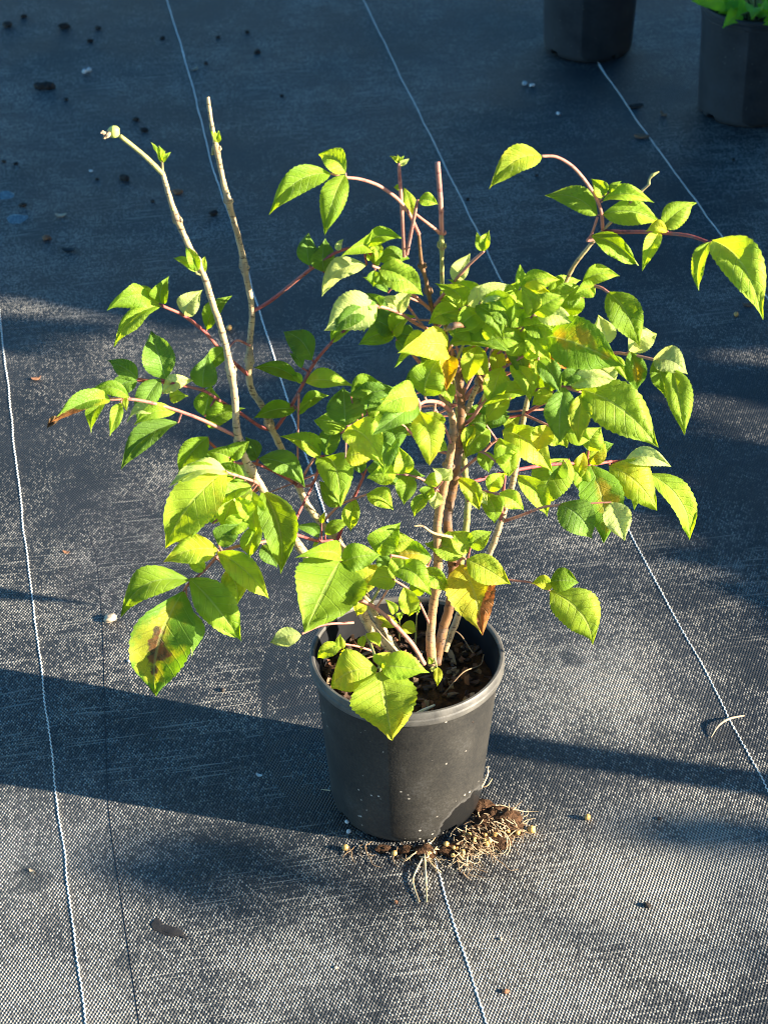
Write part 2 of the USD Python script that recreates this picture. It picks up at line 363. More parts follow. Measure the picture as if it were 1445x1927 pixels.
def ground_line(pix, ext=2.0):
    p = [on(*a)[:2] for a in pix]
    d0, d1 = np.subtract(p[0], p[1]), np.subtract(p[-1], p[-2])
    p = [p[0] + d0 / np.linalg.norm(d0) * ext] + p + [p[-1] + d1 / np.linalg.norm(d1) * .6]
    s = spline([(*a, 0) for a in p], 30)
    L_ = np.concatenate([[0], np.cumsum(np.linalg.norm(np.diff(s[:, :2], axis=0), axis=1))])
    return s, L_
def zigzag(pix, smooth_until=None, r=.0008, amp=.0006, pitch=.0027):
    s, L_ = ground_line(pix)
    n = int(L_[-1] / pitch)
    t = np.arange(n) * pitch
    x, y = np.interp(t, L_, s[:, 0]), np.interp(t, L_, s[:, 1])
    dx, dy = np.gradient(x), np.gradient(y); k = np.hypot(dx, dy)
    sg = np.where(np.arange(n) % 2, 1, -1) * amp
    if smooth_until is not None: sg = sg * (y < on(*smooth_until)[1])
    sg = sg + rng.normal(0, .00015, n)
    wob = (meshkit.noise(np.stack([t * 25, t * 0, t * 0], -1), 5) - .5) * .0016
    x, y = x - dy / k * (sg + wob), y + dx / k * (sg + wob)
    return tube(np.stack([x, y, gz(x, y) + .0002], -1), r, 6)
for pix, su, r in (([(0, 590), (40, 960), (95, 1400), (160, 1927)], None, .00060),
                   ([(315, 0), (345, 100), (372, 200), (400, 315), (435, 415), (482, 565), (540, 750), (612, 965), (700, 1245), (820, 1630), (915, 1927)], (435, 415), .00062),
                   ([(685, 0), (772, 180), (860, 358), (945, 530), (1190, 1010), (1330, 1270), (1445, 1490)], None, .00060),
                   ([(1080, 40), (1130, 125), (1200, 228), (1285, 345), (1355, 440), (1620, 810)], None, .00060)):
    obj('white_thread', zigzag(pix, su, r), M['thread'], ground, smooth=True)
s, L_ = ground_line([(165, 1000), (174, 1025), (183, 1060), (194, 1200), (203, 1500), (232, 1720), (262, 1927)], .004)
obj('dark_thread', tube(np.stack([s[:, 0], s[:, 1], gz(s[:, 0], s[:, 1]) - .00005], -1), .0004, 5), M['dark_thread'], ground, smooth=True)  # faint crease of the cloth, its shade drawn as a thin dark tube

# ------------------------------------------------------------------ pots
def lathe(prof, n=168): return trimesh.creation.revolve(np.array(prof), sections=n)
def make_pot(loc, label, mat, rimmat, rb=.0645, rt=.0755, h=.155, lip=.0045):
    t = thing('plant_pot', label, 'plant pot', loc=loc)
    out = [(0, .004), (rb * .80, .004), (rb * .84, .0), (rb - .006, .0005), (rb - .0015, .004), (rb, .010)]
    out += [(rb + (rt - rb) * k, .010 + (h - .024) * k) for k in np.linspace(.1, 1, 8)]
    inn = [(rt - .002, h - .016), (rb - .002, .014), (0, .010)]
    wall = lathe(out + [(rt - .0007, h - .0139), (rt - .0012, h - .0140)]); inner = lathe([(rt + lip - .0047, h - .0026), (rt - .0030, h - .010), (rt - .0034, h - .017), (rb - .002, .014), (0, .010)][::-1])
    v = wall.vertices; ang = np.arctan2(v[:, 1], v[:, 0])
    v[:, :2] *= (1 + .006 * np.sin(2 * ang + 1) * (v[:, 2:] / h).ravel() + .003 * np.sin(3 * ang))[:, None]
    notch = (v[:, 2] < .006) & (np.abs(np.cos(ang * 2 + .35)) < .2) & (np.hypot(v[:, 0], v[:, 1]) > rb * .7)
    v[notch, 2] += .006
    obj('wall', wall, mat, t, smooth=40)
    obj('inner_wall', inner, M['pot_inner_shaded'], t, smooth=40)
    R = rt + lip * .92
    rim = lathe([(rt - .0008, h - .0135), (rt + .0012, h - .0145), (R - .001, h - .013), (R, h - .0115), (R, h - .0075), (R - .0010, h - .0065), (R - .0010, h - .0058), (R + .0002, h - .0048),
                 (R - .0002, h - .0012), (R - .0014, h), (R - .0032, h), (R - .0042, h - .0012), (R - .0043, h - .0032), (rt - .0004, h - .0125), (rt - .0008, h - .0135)])
    v = rim.vertices; ang = np.arctan2(v[:, 1], v[:, 0])
    v[:, :2] *= (1 + .006 * np.sin(2 * ang + 1) + .003 * np.sin(3 * ang))[:, None]
    obj('rim', rim, rimmat, t, smooth=40)
    return t
def make_soil(t, R, z, chips, seed, dome=.006):
    g = np.random.default_rng(seed)
    rr = np.linspace(0, 1, 18); nn = 64
    V = [(0, 0, z + dome)]; Fc = []
    for i in range(1, 18):
        for j in range(nn):
            a = 2 * math.pi * j / nn
            V.append((rr[i] * R * math.cos(a), rr[i] * R * math.sin(a), z + dome * (1 - rr[i] ** 2)))
    V = np.array(V)
    V[:, 2] += (meshkit.fbm(np.c_[V[:, :2] * 90, V[:, 2] * 0], 3, 4) - .5) * .012
    for j in range(nn): Fc.append((0, 1 + j, 1 + (j + 1) % nn))
    for i in range(16):
        for j in range(nn):
            a, b = 1 + i * nn + j, 1 + i * nn + (j + 1) % nn
            Fc += [(a, a + nn, b + nn), (a, b + nn, b)]
    soil = obj('soil', (V, np.array(Fc)), M['soil'], t, smooth=True)
    for k in range(chips):
        a, r = g.uniform(0, 2 * math.pi), R * math.sqrt(g.uniform(0, .93))
        L_, W_, H_ = g.uniform(.003, .009) * (1.5 if k % 11 == 0 else 1), g.uniform(.002, .0042), g.uniform(.001, .0028)
        m = trimesh.creation.box((1, 1, 1)); m = m.subdivide()
        m.vertices *= (1 + g.normal(0, .16, (len(m.vertices), 1)))
        m.vertices *= (L_, W_, H_)
        m.apply_transform(trimesh.transformations.euler_matrix(g.normal(0, .45), g.normal(0, .45), g.uniform(0, 6.28)))
        x, y = r * math.cos(a), r * math.sin(a)
        zz = z + dome * (1 - (r / R) ** 2) + (meshkit.fbm(np.array([[x * 90, y * 90, 0]]), 3, 4)[0] - .5) * .012 + g.uniform(0, .004)
        m.vertices += (x, y, zz)
        obj('bark_chip', m, M[g.choice(['chip_a', 'chip_a', 'chip_a', 'chip_b', 'chip_b', 'chip_c'])], soil, smooth=False)
    return soil
pot = make_pot((0, 0, 0), 'black nursery pot with double beaded rim, soil inside, holding the sunlit leafy shrub', M['pot'], M['pot_rim'])
soil = make_soil(pot, .0735, .124, 298, 5)
for pts, r in (([(.03, -.03, .136), (.045, -.02, .15), (.06, .0, .142), (.064, .02, .137)], .0005), ([(.02, .03, .136), (.04, .035, .150), (.055, .02, .139)], .0005), ([(-.055, .0, .136), (-.03, .012, .141), (-.01, .02, .137)], .0006)):
    obj('fine_root', tube(spline(pts, 8), r, 5), M['root_brown'], soil)
for pts, r in (([(.002, -.060, .137), (.022, -.050, .141)], .0016), ([(-.004, -.062, .136), (.012, -.066, .138)], .0012)):
    obj('straw_piece', tube(spline(pts, 4), [r * .6, r, r * .5], 6), M['straw'], soil)

# ------------------------------------------------------------------ the shrub
plant = thing('leafy_shrub', 'sunlit yellow-green elder shrub with bare tan stems and serrated leaflets growing in the front pot', 'shrub')
def P3(pts): return np.array([at(*p) for p in pts])
def stem(pts, radii, mat, nodes=(), lump=.17, soil_end=False):
    line = spline(P3(pts), 8)
    n = len(line); t = np.linspace(0, 1, n)
    r = np.interp(t, np.linspace(0, 1, len(radii)), radii) * .86
    for k in nodes: r = r * (1 + .42 * np.exp(-((t - k) / .012) ** 2))
    parts = [tube(line, r, 10, True, lump, rnd.randrange(99))]
    for k in nodes:
        i = min(n - 2, int(k * (n - 1))); d_ = line[i + 1] - line[i]; d_ /= np.linalg.norm(d_)
        sd = np.cross(d_, (.3, 1, .1)); sd /= np.linalg.norm(sd)
        for q_ in (-1, 1):
            p0 = line[i] + sd * q_ * r[i] * .6
            parts.append(tube(spline([p0, p0 + sd * q_ * .0014 + d_ * .0012, p0 + sd * q_ * .0017 + d_ * rnd.uniform(.003, .0055)], 3), [.0013, .0012, .0003], 6))
    p = obj('stem', join(parts), M[mat], plant, smooth=True)
    return p
SB = -.012
s1 = stem([(748, 1232, SB), (700, 1186, -.02), (662, 1118, -.03), (605, 1075, -.035), (572, 1040, -.036), (548, 1005, -.035), (520, 965, -.035), (492, 917, -.035), (470, 880, -.034), (454, 845, -.033), (445, 805, -.032), (442, 750, -.03), (433, 690, -.028), (418, 625, -.025), (400, 570, -.022), (382, 515, -.02), (352, 455, -.018), (327, 395, -.015), (306, 325, -.012)],
          [.0044, .0042, .0038, .0034, .0031, .0026, .0020], 'bark', (.18, .30, .44, .52, .66, .86, .93))
s2 = stem([(748, 1228, SB + .012), (712, 1172, .0), (690, 1128, .008), (662, 1070, .016), (636, 1020, .022), (605, 985, .026), (575, 945, .03), (553, 895, .034), (528, 840, .037), (508, 800, .04), (494, 765, .041), (476, 738, .042), (469, 710, .042), (470, 650, .043), (474, 580, .044), (463, 520, .045), (452, 460, .046), (437, 405, .047), (420, 340, .048), (408, 282, .048), (398, 232, .049), (391, 182, .05)],
          [.0040, .0038, .0034, .0031, .0029, .0027, .0023, .0016], 'bark', (.20, .43, .60, .73, .83, .905))
s3 = stem([(813, 1250, -.016), (810, 1200, -.016), (815, 1140, -.017), (824, 1075, -.018), (823, 985, -.018), (833, 929, -.018), (843, 879, -.016), (850, 837, -.014), (852, 794, -.01), (844, 768, -.006), (831, 745, 0), (817, 722, .006), (800, 695, .015)],
          [.0046, .0042, .0036, .0030, .0024], 'bark_warm', (.22, .5, .62))
s4 = stem([(821, 1248, -.010), (832, 1190, -.008), (846, 1140, -.006), (852, 1070, -.004), (842, 985, -.006), (849, 935, -.006), (858, 890, -.005), (864, 840, -.003), (868, 785, 0), (867, 740, .003), (862, 700, .006), (848, 660, .010), (832, 630, .013), (822, 615, .015), (811, 574, .018), (802, 530, .02), (793, 493, .022), (788, 440, .024)],
          [.0048, .0044, .0040, .0036, .0030, .0020, .0014], 'bark_brown', (.58, .70, .86, .93), .16)
s5 = stem([(868, 785, .0), (882, 764, .003), (892, 738, .006), (908, 706, .008), (920, 680, .01), (928, 650, .014)], [.0030, .0022, .0016], 'bark', (.5,))
s6 = stem([(842, 1150, .006), (866, 1060, .012), (876, 999, .014), (880, 944, .016), (875, 886, .018), (868, 830, .02), (860, 770, .026), (850, 700, .032), (838, 620, .036), (832, 540, .04), (831, 440, .043)], [.0034, .0032, .0026, .0020, .0018], 'green_stem', (.98,))
s6b = stem([(831, 440, .043), (829, 380, .045), (823, 305, .047)], [.0021, .0023, .0024], 'pink_stalk', (.01,), .04)
s7 = stem([(836, 1225, .004), (866, 1150, .018), (895, 1092, .026), (924, 1034, .03), (943, 979, .032), (961, 922, .034), (970, 882, .034), (979, 830, .035), (987, 778, .036), (996, 740, .036), (1012, 690, .036), (1032, 630, .034), (1052, 565, .03), (1075, 508, .026), (1104, 468, .022), (1134, 434, .02), (1180, 385, .016), (1221, 346, .013)],
          [.0034, .0032, .0029, .0025, .0021, .0016, .0011], 'bark', (.28, .55, .86))
def twig(pts, r, mat='red_stalk', parent=plant, name='leaf_stalk'):
    return obj(name, tube(spline(P3(pts), 8), r, 8, True, .05, rnd.randrange(99)), M[mat], parent, smooth=True)
twig([(306, 326, -.012), (270, 291, -.016), (226, 255, -.02)], [.0019, .0015], 'green_stem', name='stem')
twig([(1221, 346, .013), (1222, 336, .012), (1229, 328, .012), (1240, 322, .013)], [.0011, .0009, .0013, .0004], 'green_stem', name='stem')
twig([(761, 482, .015), (757, 406, .014), (752, 334, .013), (750, 305, .013)], [.0017, .0012], 'pink_stalk', name='stem')
twig([(765, 478, .015), (776, 424, .013), (785, 378, .012)], [.0015, .0011], 'pink_stalk', name='stem')
twig([(780, 1125, -.016), (800, 1245, -.02)][::-1], [.001, .001], 'pink_stalk', name='stem') if False else None

def leaflet_geo(B, T, W, side, arch, fold, seed, curl=0.0, twist=0.0):
    """One leaflet: outline with teeth, folded along the midrib, arched towards its tip."""
    g = np.random.default_rng(seed)
    a = T - B; Ln = np.linalg.norm(a); a = a / Ln
    v = CAM - (B + T) / 2; v = v / np.linalg.norm(v)
    n0 = v - a * (v @ a); n0 /= np.linalg.norm(n0)
    s0 = np.cross(a, n0)
    n = math.cos(side) * n0 + math.sin(side) * s0
    s = np.cross(a, n)
    zp = np.array([0, 0, 1.]) - a * a[2]; zp = zp / max(np.linalg.norm(zp), .35)
    bow = .55 * n + .75 * zp
    nu = 43; u = np.linspace(0, 1, nu)
    wd = np.interp(u, [0, .03, .07, .13, .22, .33, .43, .55, .67, .77, .85, .91, .96, 1], [.02, .20, .42, .65, .88, .99, 1, .91, .73, .51, .30, .155, .07, .0]) * W / 2
    wd = np.convolve(np.pad(wd, 1, mode='edge'), [.2, .6, .2], 'valid')
    wd = np.maximum(wd, W * .012 * (1 - u))
    vs = np.array([-1, -.78, -.48, -.18, 0, .18, .48, .78, 1.])
    tooth = ((np.arange(nu) % 3) / 2.0) * .055 - .027
    env = np.clip(np.minimum(u / .12, (1 - u) / .06), 0, 1)
    ph, ph2 = g.uniform(0, 6.28, 2); lat = g.normal(0, .03) * Ln
    V = np.zeros((nu, 9, 3)); UV = np.zeros((nu, 9, 2))
    for j, c in enumerate(vs):
        e = abs(c)
        w_ = wd * (1 + (tooth * env if e == 1 else 0))
        asym = 1 + .08 * math.copysign(1, c) * math.sin(ph) if c else 1
        slide = (-.0 + (tooth * env * .25 if e == 1 else 0)) * 0
        out = w_ * c * asym
        up = np.abs(out) * math.sin(fold) + (W * .085 * e ** 2) * np.sin(u * g.uniform(6, 12) + ph + (2.2 if c > 0 else 0)) * env
        up = up - curl * W * e ** 3 * np.sin(np.pi * u)
        sv = np.sin((u - .20 * e) * 8 * 2 * np.pi) * W * .010 * (e > .1) * env
        up = up + sv
        mid = B + a * (u * Ln)[:, None] + bow * (arch * Ln * 4 * u * (1 - u) * (1.15 - .3 * u))[:, None] + s * (lat * np.sin(np.pi * u))[:, None]
        th = twist * (u - .3)
        sx = np.cos(th)[:, None] * s + np.sin(th)[:, None] * n
        nx = np.cos(th)[:, None] * n - np.sin(th)[:, None] * s
        V[:, j] = mid + sx * (out * math.cos(fold))[:, None] + nx * up[:, None] - a * (e * w_ * .04)[:, None]
        UV[:, j, 0] = u; UV[:, j, 1] = c * .5 + .5
    i, j = np.meshgrid(np.arange(nu - 1), np.arange(8), indexing='ij')
    k = (i * 9 + j).ravel()
    Fc = np.stack([k, k + 1, k + 10, k + 9], 1)
    V = V.reshape(-1, 3)
    V = V + n * ((meshkit.noise(V * 75.0, seed % 50) - .5) * W * .09 * np.abs(np.sin(np.pi * UV.reshape(-1, 2)[:, 0])) ** .5)[:, None]
    return V, Fc, UV.reshape(-1, 2), n
nleaf = [0]
def leaflet(bx, by, tx, ty, w, yb, kind, parent, dy=None, arch=None, fold=None, tilt=None, base=None):
    nleaf[0] += 1; seed = nleaf[0]
    if 835 < bx < 1075 and 495 < by < 705 and math.hypot(tx - bx, ty - by) < 62 and kind not in 'ow':      # the crown's heart: long overlapping leaflets
        tx, ty, w = bx + (tx - bx) * 1.45, by + (ty - by) * 1.35 + 5, w * 1.12
        kind = {'d': 'g', 'g': 'l'}.get(kind, kind)
    g = np.random.default_rng(1000 + seed)
    scale = 2290.0 / 1.0
    Lpx = math.hypot(tx - bx, ty - by)
    down = (ty - by) / max(Lpx, 1)
    if dy is None: dy = (-.38 * down + g.normal(0, .10)) * Lpx / scale
    B, T = at(bx, by, yb), at(tx, ty, yb + dy)
    L3 = np.linalg.norm(T - B)
    Wp = w / scale * 1.08
    W = min(max(Wp, L3 * .46), max(L3 * .78, Wp))
    ph = math.acos(min(1, Wp / W))
    a = (T - B) / L3; v = CAM - B; v /= np.linalg.norm(v)
    n0 = v - a * (v @ a); n0 /= np.linalg.norm(n0); s0 = np.cross(a, n0)
    sg = 1 if s0[2] > 0 else -1
    ph = ph * .9 * sg if tilt is None else tilt
    V, Fc, UV, n = leaflet_geo(B, T, W, ph, g.uniform(.13, .27) if arch is None else arch, g.uniform(.38, .80) if fold is None else fold, seed, g.uniform(-.05, .30), g.normal(0, .42))
    # a reversed winding where the normal looks down, so that the pale side is the underside
    f = Fc if n[2] >= 0 else Fc
    return obj('leaflet', (V, f), L[kind], parent, uv=UV)
def leaf(stalk, y0, y1, r, mat, items):
    """A compound leaf: its stalk, and leaflets hung on it."""
    st = np.array(stalk, float)
    d = np.concatenate([[0], np.cumsum(np.hypot(*np.diff(st, axis=0).T))]); d /= d[-1]
    line = [tube(spline(P3([(x, y, y0 + (y1 - y0) * k) for (x, y), k in zip(stalk, d)]), 8), [r, r * .75], 8, True, .05, 3)]
    todo = []
    for it in items:
        bx, by, tx, ty, w_, kind = it[:6]; opt = it[6] if len(it) > 6 else {}
        best = None
        for i in range(len(st) - 1):
            ab = st[i + 1] - st[i]; k = np.clip(((np.array([bx, by]) - st[i]) @ ab) / (ab @ ab), 0, 1)
            q_ = st[i] + ab * k; dd = np.hypot(*(q_ - (bx, by)))
            if best is None or dd < best[0]: best = (dd, q_, d[i] + (d[i + 1] - d[i]) * k)
        yb = y0 + (y1 - y0) * best[2]
        if best[0] > 3: line.append(tube(np.linspace(at(*best[1], yb), at(bx, by, yb), 4), [r * .6, r * .5], 6))
        todo.append((bx, by, tx, ty, w_, yb, kind, opt))
    p = obj('leaf_stalk', join(line), M[mat], plant, smooth=True)
    for bx, by, tx, ty, w_, yb, kind, opt in todo: leaflet(bx, by, tx, ty, w_, yb, kind, p, **opt)

R1 = .0014
# left stem: tips, buds and small leaves
leaf([(306, 325), (305, 306)], -.012, -.012, .0012, 'green_stem', [(304, 305, 284, 267, 9, 'l'), (304, 302, 299, 273, 8, 'l'), (307, 305, 322, 285, 9, 'l'), (305, 300, 292, 275, 6, 'l'), (306, 303, 312, 283, 6, 'y')])
leaf([(384, 518), (369, 514)], -.02, -.022, .0011, 'green_stem', [(368, 512, 326, 485, 16, 'l'), (367, 508, 347, 458, 24, 'g'), (370, 510, 366, 470, 14, 'g')])
leaf([(381, 520), (385, 510)], -.02, -.02, .0011, 'green_stem', [(384, 512, 386, 481, 13, 'l')])
leaf([(400, 290), (402, 275)], .048, .048, .0012, 'green_stem', [(402, 268, 393, 234, 9, 'l'), (410, 268, 412, 244, 11, 'l')])
leaf([(330, 400), (324, 392)], -.015, -.017, .0011, 'green_stem', [(328, 400, 322, 392, 6, 'l')])
leaf([(469, 707), (455, 695), (417, 661), (386, 625), (346, 594), (305, 575)], .042, -.01, .0015, 'red_stalk',
     [(284, 566, 201, 584, 42, 'g', dict(dy=-.02)), (304, 574, 214, 653, 40, 'l'), (305, 571, 318, 519, 36, 'g'), (347, 592, 381, 545, 42, 'p'), (389, 620, 437, 556, 40, 'g'), (300, 572, 232, 548, 30, 'y')])
leaf([(508, 808), (490, 803), (455, 779), (411, 752), (383, 735), (330, 722)], .04, -.015, .0015, 'red_stalk',
     [(383, 729, 392, 664, 52, 'd'), (385, 783, 398, 724, 52, 'g'), (311, 713, 284, 622, 58, 'd'), (259, 712, 202, 678, 40, 'd', dict(tilt=-.3)), (306, 740, 364, 716, 38, 'p'), (302, 713, 258, 792, 44, 'd'), (320, 752, 355, 745, 24, 'l'), (388, 801, 462, 768, 38, 'g'), (258, 716, 209, 748, 38, 'd')])
leaf([(444, 820), (414, 806), (373, 787), (314, 766), (255, 752), (205, 751)], -.032, -.06, .0015, 'pink_stalk',
     [(207, 751, 98, 793, 44, 'r', dict(dy=-.03, arch=.12)), (200, 752, 172, 815, 24, 'g'), (228, 758, 207, 821, 28, 'g'), (243, 747, 165, 738, 30, 'g'), (335, 795, 227, 884, 52, 'd'), (300, 778, 238, 796, 22, 'p'), (238, 745, 239, 774, 10, 'y'), (330, 775, 252, 800, 34, 'l'), (112, 785, 88, 806, 20, 'w', dict(fold=.9, dy=-.005))])
leaf([(560, 913), (529, 894), (482, 873), (435, 868), (392, 830)], .032, -.03, .0014, 'red_stalk',
     [(392, 822, 336, 892, 52, 'g'), (439, 870, 349, 890, 38, 'd'), (470, 904, 427, 877, 36, 'p'), (487, 863, 574, 917, 54, 'd'), (484, 865, 414, 842, 36, 'd'), (484, 863, 462, 822, 34, 'd')])
leaf([(492, 917), (478, 906), (430, 890)], -.035, -.07, .0014, 'pink_stalk',
     [(425, 886, 311, 1032, 80, 'y', dict(dy=-.02, fold=.3)), (473, 916, 359, 1013, 60, 'g', dict(dy=-.05)), (430, 892, 316, 918, 34, 'p'), (474, 924, 478, 1007, 46, 'l'), (494, 923, 528, 1080, 70, 'g', dict(dy=-.035)), (420, 888, 330, 905, 40, 'l'), (460, 905, 395, 880, 34, 'g'), (440, 900, 372, 1000, 36, 'b')])
leaf([(550, 1005), (494, 1020), (440, 1030), (412, 1045), (387, 1071), (350, 1104)], -.035, -.09, .0014, 'pink_stalk',
     [(411, 1025, 457, 985, 42, 'd'), (409, 1034, 307, 1058, 54, 'y', dict(dy=-.01)), (409, 1039, 506, 1127, 60, 'l'), (357, 1092, 227, 1163, 58, 'g'), (345, 1113, 294, 1311, 104, 's', dict(dy=-.03, fold=.35)), (356, 1089, 455, 1207, 74, 'g'), (352, 1144, 360, 1236, 24, 'd'), (428, 1071, 447, 1138, 50, 'y'), (494, 1026, 522, 1069, 38, 'd'), (400, 1045, 330, 1020, 40, 'y'), (540, 1000, 500, 985, 30, 'l'), (385, 1075, 350, 1050, 30, 'l')])
# second stem
leaf([(475, 586), (510, 565), (560, 525), (597, 497), (640, 471), (688, 462)], .044, .03, .0016, 'red_stalk',
     [(582, 499, 580, 437, 38, 'd'), (610, 512, 613, 446, 42, 'd'), (634, 471, 645, 449, 16, 'p'), (691, 458, 757, 448, 36, 'l', dict(arch=.22)), (695, 470, 642, 482, 42, 'l', dict(dy=-.02)), (690, 498, 606, 558, 38, 'p'), (708, 480, 708, 452, 22, 'y'), (706, 495, 690, 452, 16, 'l'), (712, 488, 771, 487, 32, 'g'), (700, 490, 690, 470, 22, 'l'), (705, 500, 722, 474, 22, 'l')])
leaf([(520, 806), (546, 766), (567, 728), (591, 683), (623, 645), (650, 620)], .04, .015, .0015, 'red_stalk',
     [(587, 677, 533, 624, 52, 'd'), (568, 692, 543, 664, 18, 'd'), (563, 718, 477, 692, 36, 'g'), (575, 719, 666, 726, 34, 'l', dict(arch=.18)), (557, 770, 477, 787, 34, 'g', dict(arch=.16)), (565, 770, 619, 744, 34, 'g'), (623, 644, 690, 596, 34, 'g', dict(arch=.16)), (568, 722, 545, 700, 16, 'l')])
leaf([(562, 740), (561, 800), (560, 850), (562, 905)], .02, .034, .001, 'pink_stalk', [(560, 780, 590, 750, 18, 'g')])
leaf([(560, 915), (587, 911), (600, 880), (608, 858)], .03, -.005, .0013, 'red_stalk',
     [(603, 857, 527, 821, 46, 'l', dict(dy=.0)), (610, 860, 641, 955, 66, 'g', dict(dy=-.04)), (612, 856, 645, 795, 46, 'd')])
leaf([(549, 999), (560, 970), (588, 914)], -.035, .01, .0014, 'red_stalk', [(552, 995, 545, 975, 12, 'l')])
leaf([(634, 1018), (656, 960), (684, 896)], .02, .0, .0015, 'red_stalk', [(690, 882, 800, 896, 52, 'd', dict(arch=.05)), (680, 890, 668, 850, 30, 'd')])
leaf([(550, 1004), (598, 1018), (634, 1018), (640, 1040)], -.03, .012, .0013, 'red_stalk',
     [(600, 1010, 552, 990, 26, 'd'), (612, 1005, 665, 978, 26, 'g'), (605, 985, 612, 962, 12, 'y'), (600, 1018, 588, 1030, 8, 'l')])
# top spray of the centre
leaf([(788, 440), (770, 402), (749, 375), (715, 350), (680, 337), (650, 333)], .024, -.01, .0015, 'pink_stalk',
     [(622, 326, 506, 404, 52, 'g', dict(arch=.2, dy=-.02)), (649, 328, 611, 443, 44, 'g'), (650, 325, 599, 290, 42, 'l', dict(arch=.2))])
leaf([(827, 437), (805, 420), (783, 403)], .043, .02, .0013, 'pink_stalk', [(775, 405, 760, 352, 26, 'y')])
leaf([(785, 380), (787, 374)], .012, .012, .001, 'pink_stalk', [(788, 376, 824, 384, 26, 'l', dict(arch=.15))])
leaf([(752, 320), (750, 305)], .013, .013, .001, 'green_stem', [(750, 306, 733, 293, 10, 'y'), (750, 304, 748, 290, 9, 'y'), (753, 312, 770, 298, 12, 'p'), (752, 307, 760, 292, 8, 'l'), (753, 355, 740, 352, 12, 'l')])
leaf([(817, 575), (850, 535), (880, 500), (910, 472)], .018, -.005, .0014, 'pink_stalk',
     [(908, 473, 921, 433, 20, 'l'), (907, 472, 896, 436, 20, 'l'), (856, 532, 876, 487, 30, 'p'), (893, 570, 857, 533, 36, 'l', dict(dy=.0)), (830, 562, 884, 596, 42, 'l', dict(arch=.18)), (822, 580, 850, 612, 30, 'g'), (860, 610, 838, 560, 34, 'd')])
leaf([(810, 582), (775, 552), (730, 512), (700, 500)], .018, -.02, .0014, 'pink_stalk',
     [(712, 506, 778, 524, 44, 'l', dict(arch=.16)), (715, 512, 796, 556, 56, 'l', dict(arch=.2)), (730, 550, 682, 521, 22, 'd'), (705, 508, 702, 540, 26, 'g'), (720, 515, 700, 535, 30, 'g')])
leaf([(820, 625), (785, 610), (750, 588), (708, 575), (692, 580)], .015, -.03, .0014, 'pink_stalk',
     [(708, 572, 610, 622, 66, 'p', dict(arch=.18, fold=.3)), (750, 588, 719, 556, 28, 'p'), (752, 588, 780, 546, 28, 'p'), (705, 580, 684, 624, 28, 'd'), (712, 580, 690, 550, 40, 'd'), (690, 582, 625, 630, 40, 'd')])
leaf([(800, 695), (775, 665), (750, 635), (735, 620)], .015, .01, .0014, 'pink_stalk',
     [(744, 626, 674, 649, 42, 'g', dict(arch=.15)), (737, 628, 782, 594, 42, 'y'), (745, 640, 770, 670, 24, 'd'), (740, 625, 700, 600, 36, 'd'), (742, 630, 790, 640, 36, 'd')])
leaf([(838, 665), (845, 658), (850, 650)], -.02, -.03, .0012, 'pink_stalk',
     [(843, 660, 748, 664, 54, 'y', dict(arch=.2, fold=.2, dy=-.03)), (824, 664, 742, 692, 28, 'l', dict(dy=-.03)), (839, 666, 840, 736, 40, 'o', dict(fold=.6, dy=-.02)), (836, 664, 812, 735, 28, 'y')])
leaf([(846, 772), (828, 758), (805, 755), (790, 760)], -.01, -.05, .0017, 'pink_stalk',
     [(799, 745, 831, 668, 58, 'g', dict(dy=.01, fold=.25)), (786, 750, 703, 776, 48, 'l', dict(dy=-.02)), (786, 763, 700, 819, 44, 'd', dict(dy=-.03)), (789, 774, 808, 876, 60, 'y', dict(fold=.55)), (780, 745, 735, 735, 38, 'l'), (817, 774, 812, 812, 46, 'y')])
leaf([(850, 840), (835, 800), (818, 768)], -.014, -.03, .0011, 'pink_stalk', [(810, 825, 842, 848, 40, 'l', dict(arch=.05))])
leaf([(850, 855), (800, 840), (750, 795), (700, 790), (652, 803)], .0, -.04, .0012, 'pink_stalk',
     [(747, 797, 723, 894, 42, 'd'), (652, 807, 722, 878, 70, 'l', dict(dy=-.03)), (650, 801, 646, 728, 62, 'd', dict(dy=.02, fold=.25)), (650, 862, 704, 862, 44, 'y'), (675, 756, 750, 735, 48, 'd'), (690, 770, 722, 772, 32, 'l'), (672, 745, 688, 722, 24, 'd'), (730, 800, 748, 850, 44, 'd'), (660, 745, 722, 722, 44, 'g'), (700, 800, 760, 760, 40, 'd')])
leaf([(833, 930), (822, 945), (818, 925), (832, 906)], -.018, -.035, .0009, 'pink_stalk',
     [(832, 904, 813, 880, 32, 'p'), (834, 904, 850, 881, 26, 'p'), (830, 907, 797, 908, 32, 'l'), (812, 929, 779, 972, 32, 'l'), (822, 925, 817, 959, 30, 'p'), (814, 915, 800, 940, 28, 'g')])
leaf([(852, 905), (875, 880), (905, 855), (925, 835), (938, 826)], -.006, .0, .0013, 'pink_stalk',
     [(860, 899, 902, 960, 42, 'y'), (898, 925, 917, 951, 20, 'p'), (921, 808, 876, 862, 54, 'g'), (889, 799, 874, 846, 28, 'y'), (940, 824, 957, 897, 48, 'l', dict(fold=.5)), (915, 800, 885, 795, 36, 'd')])
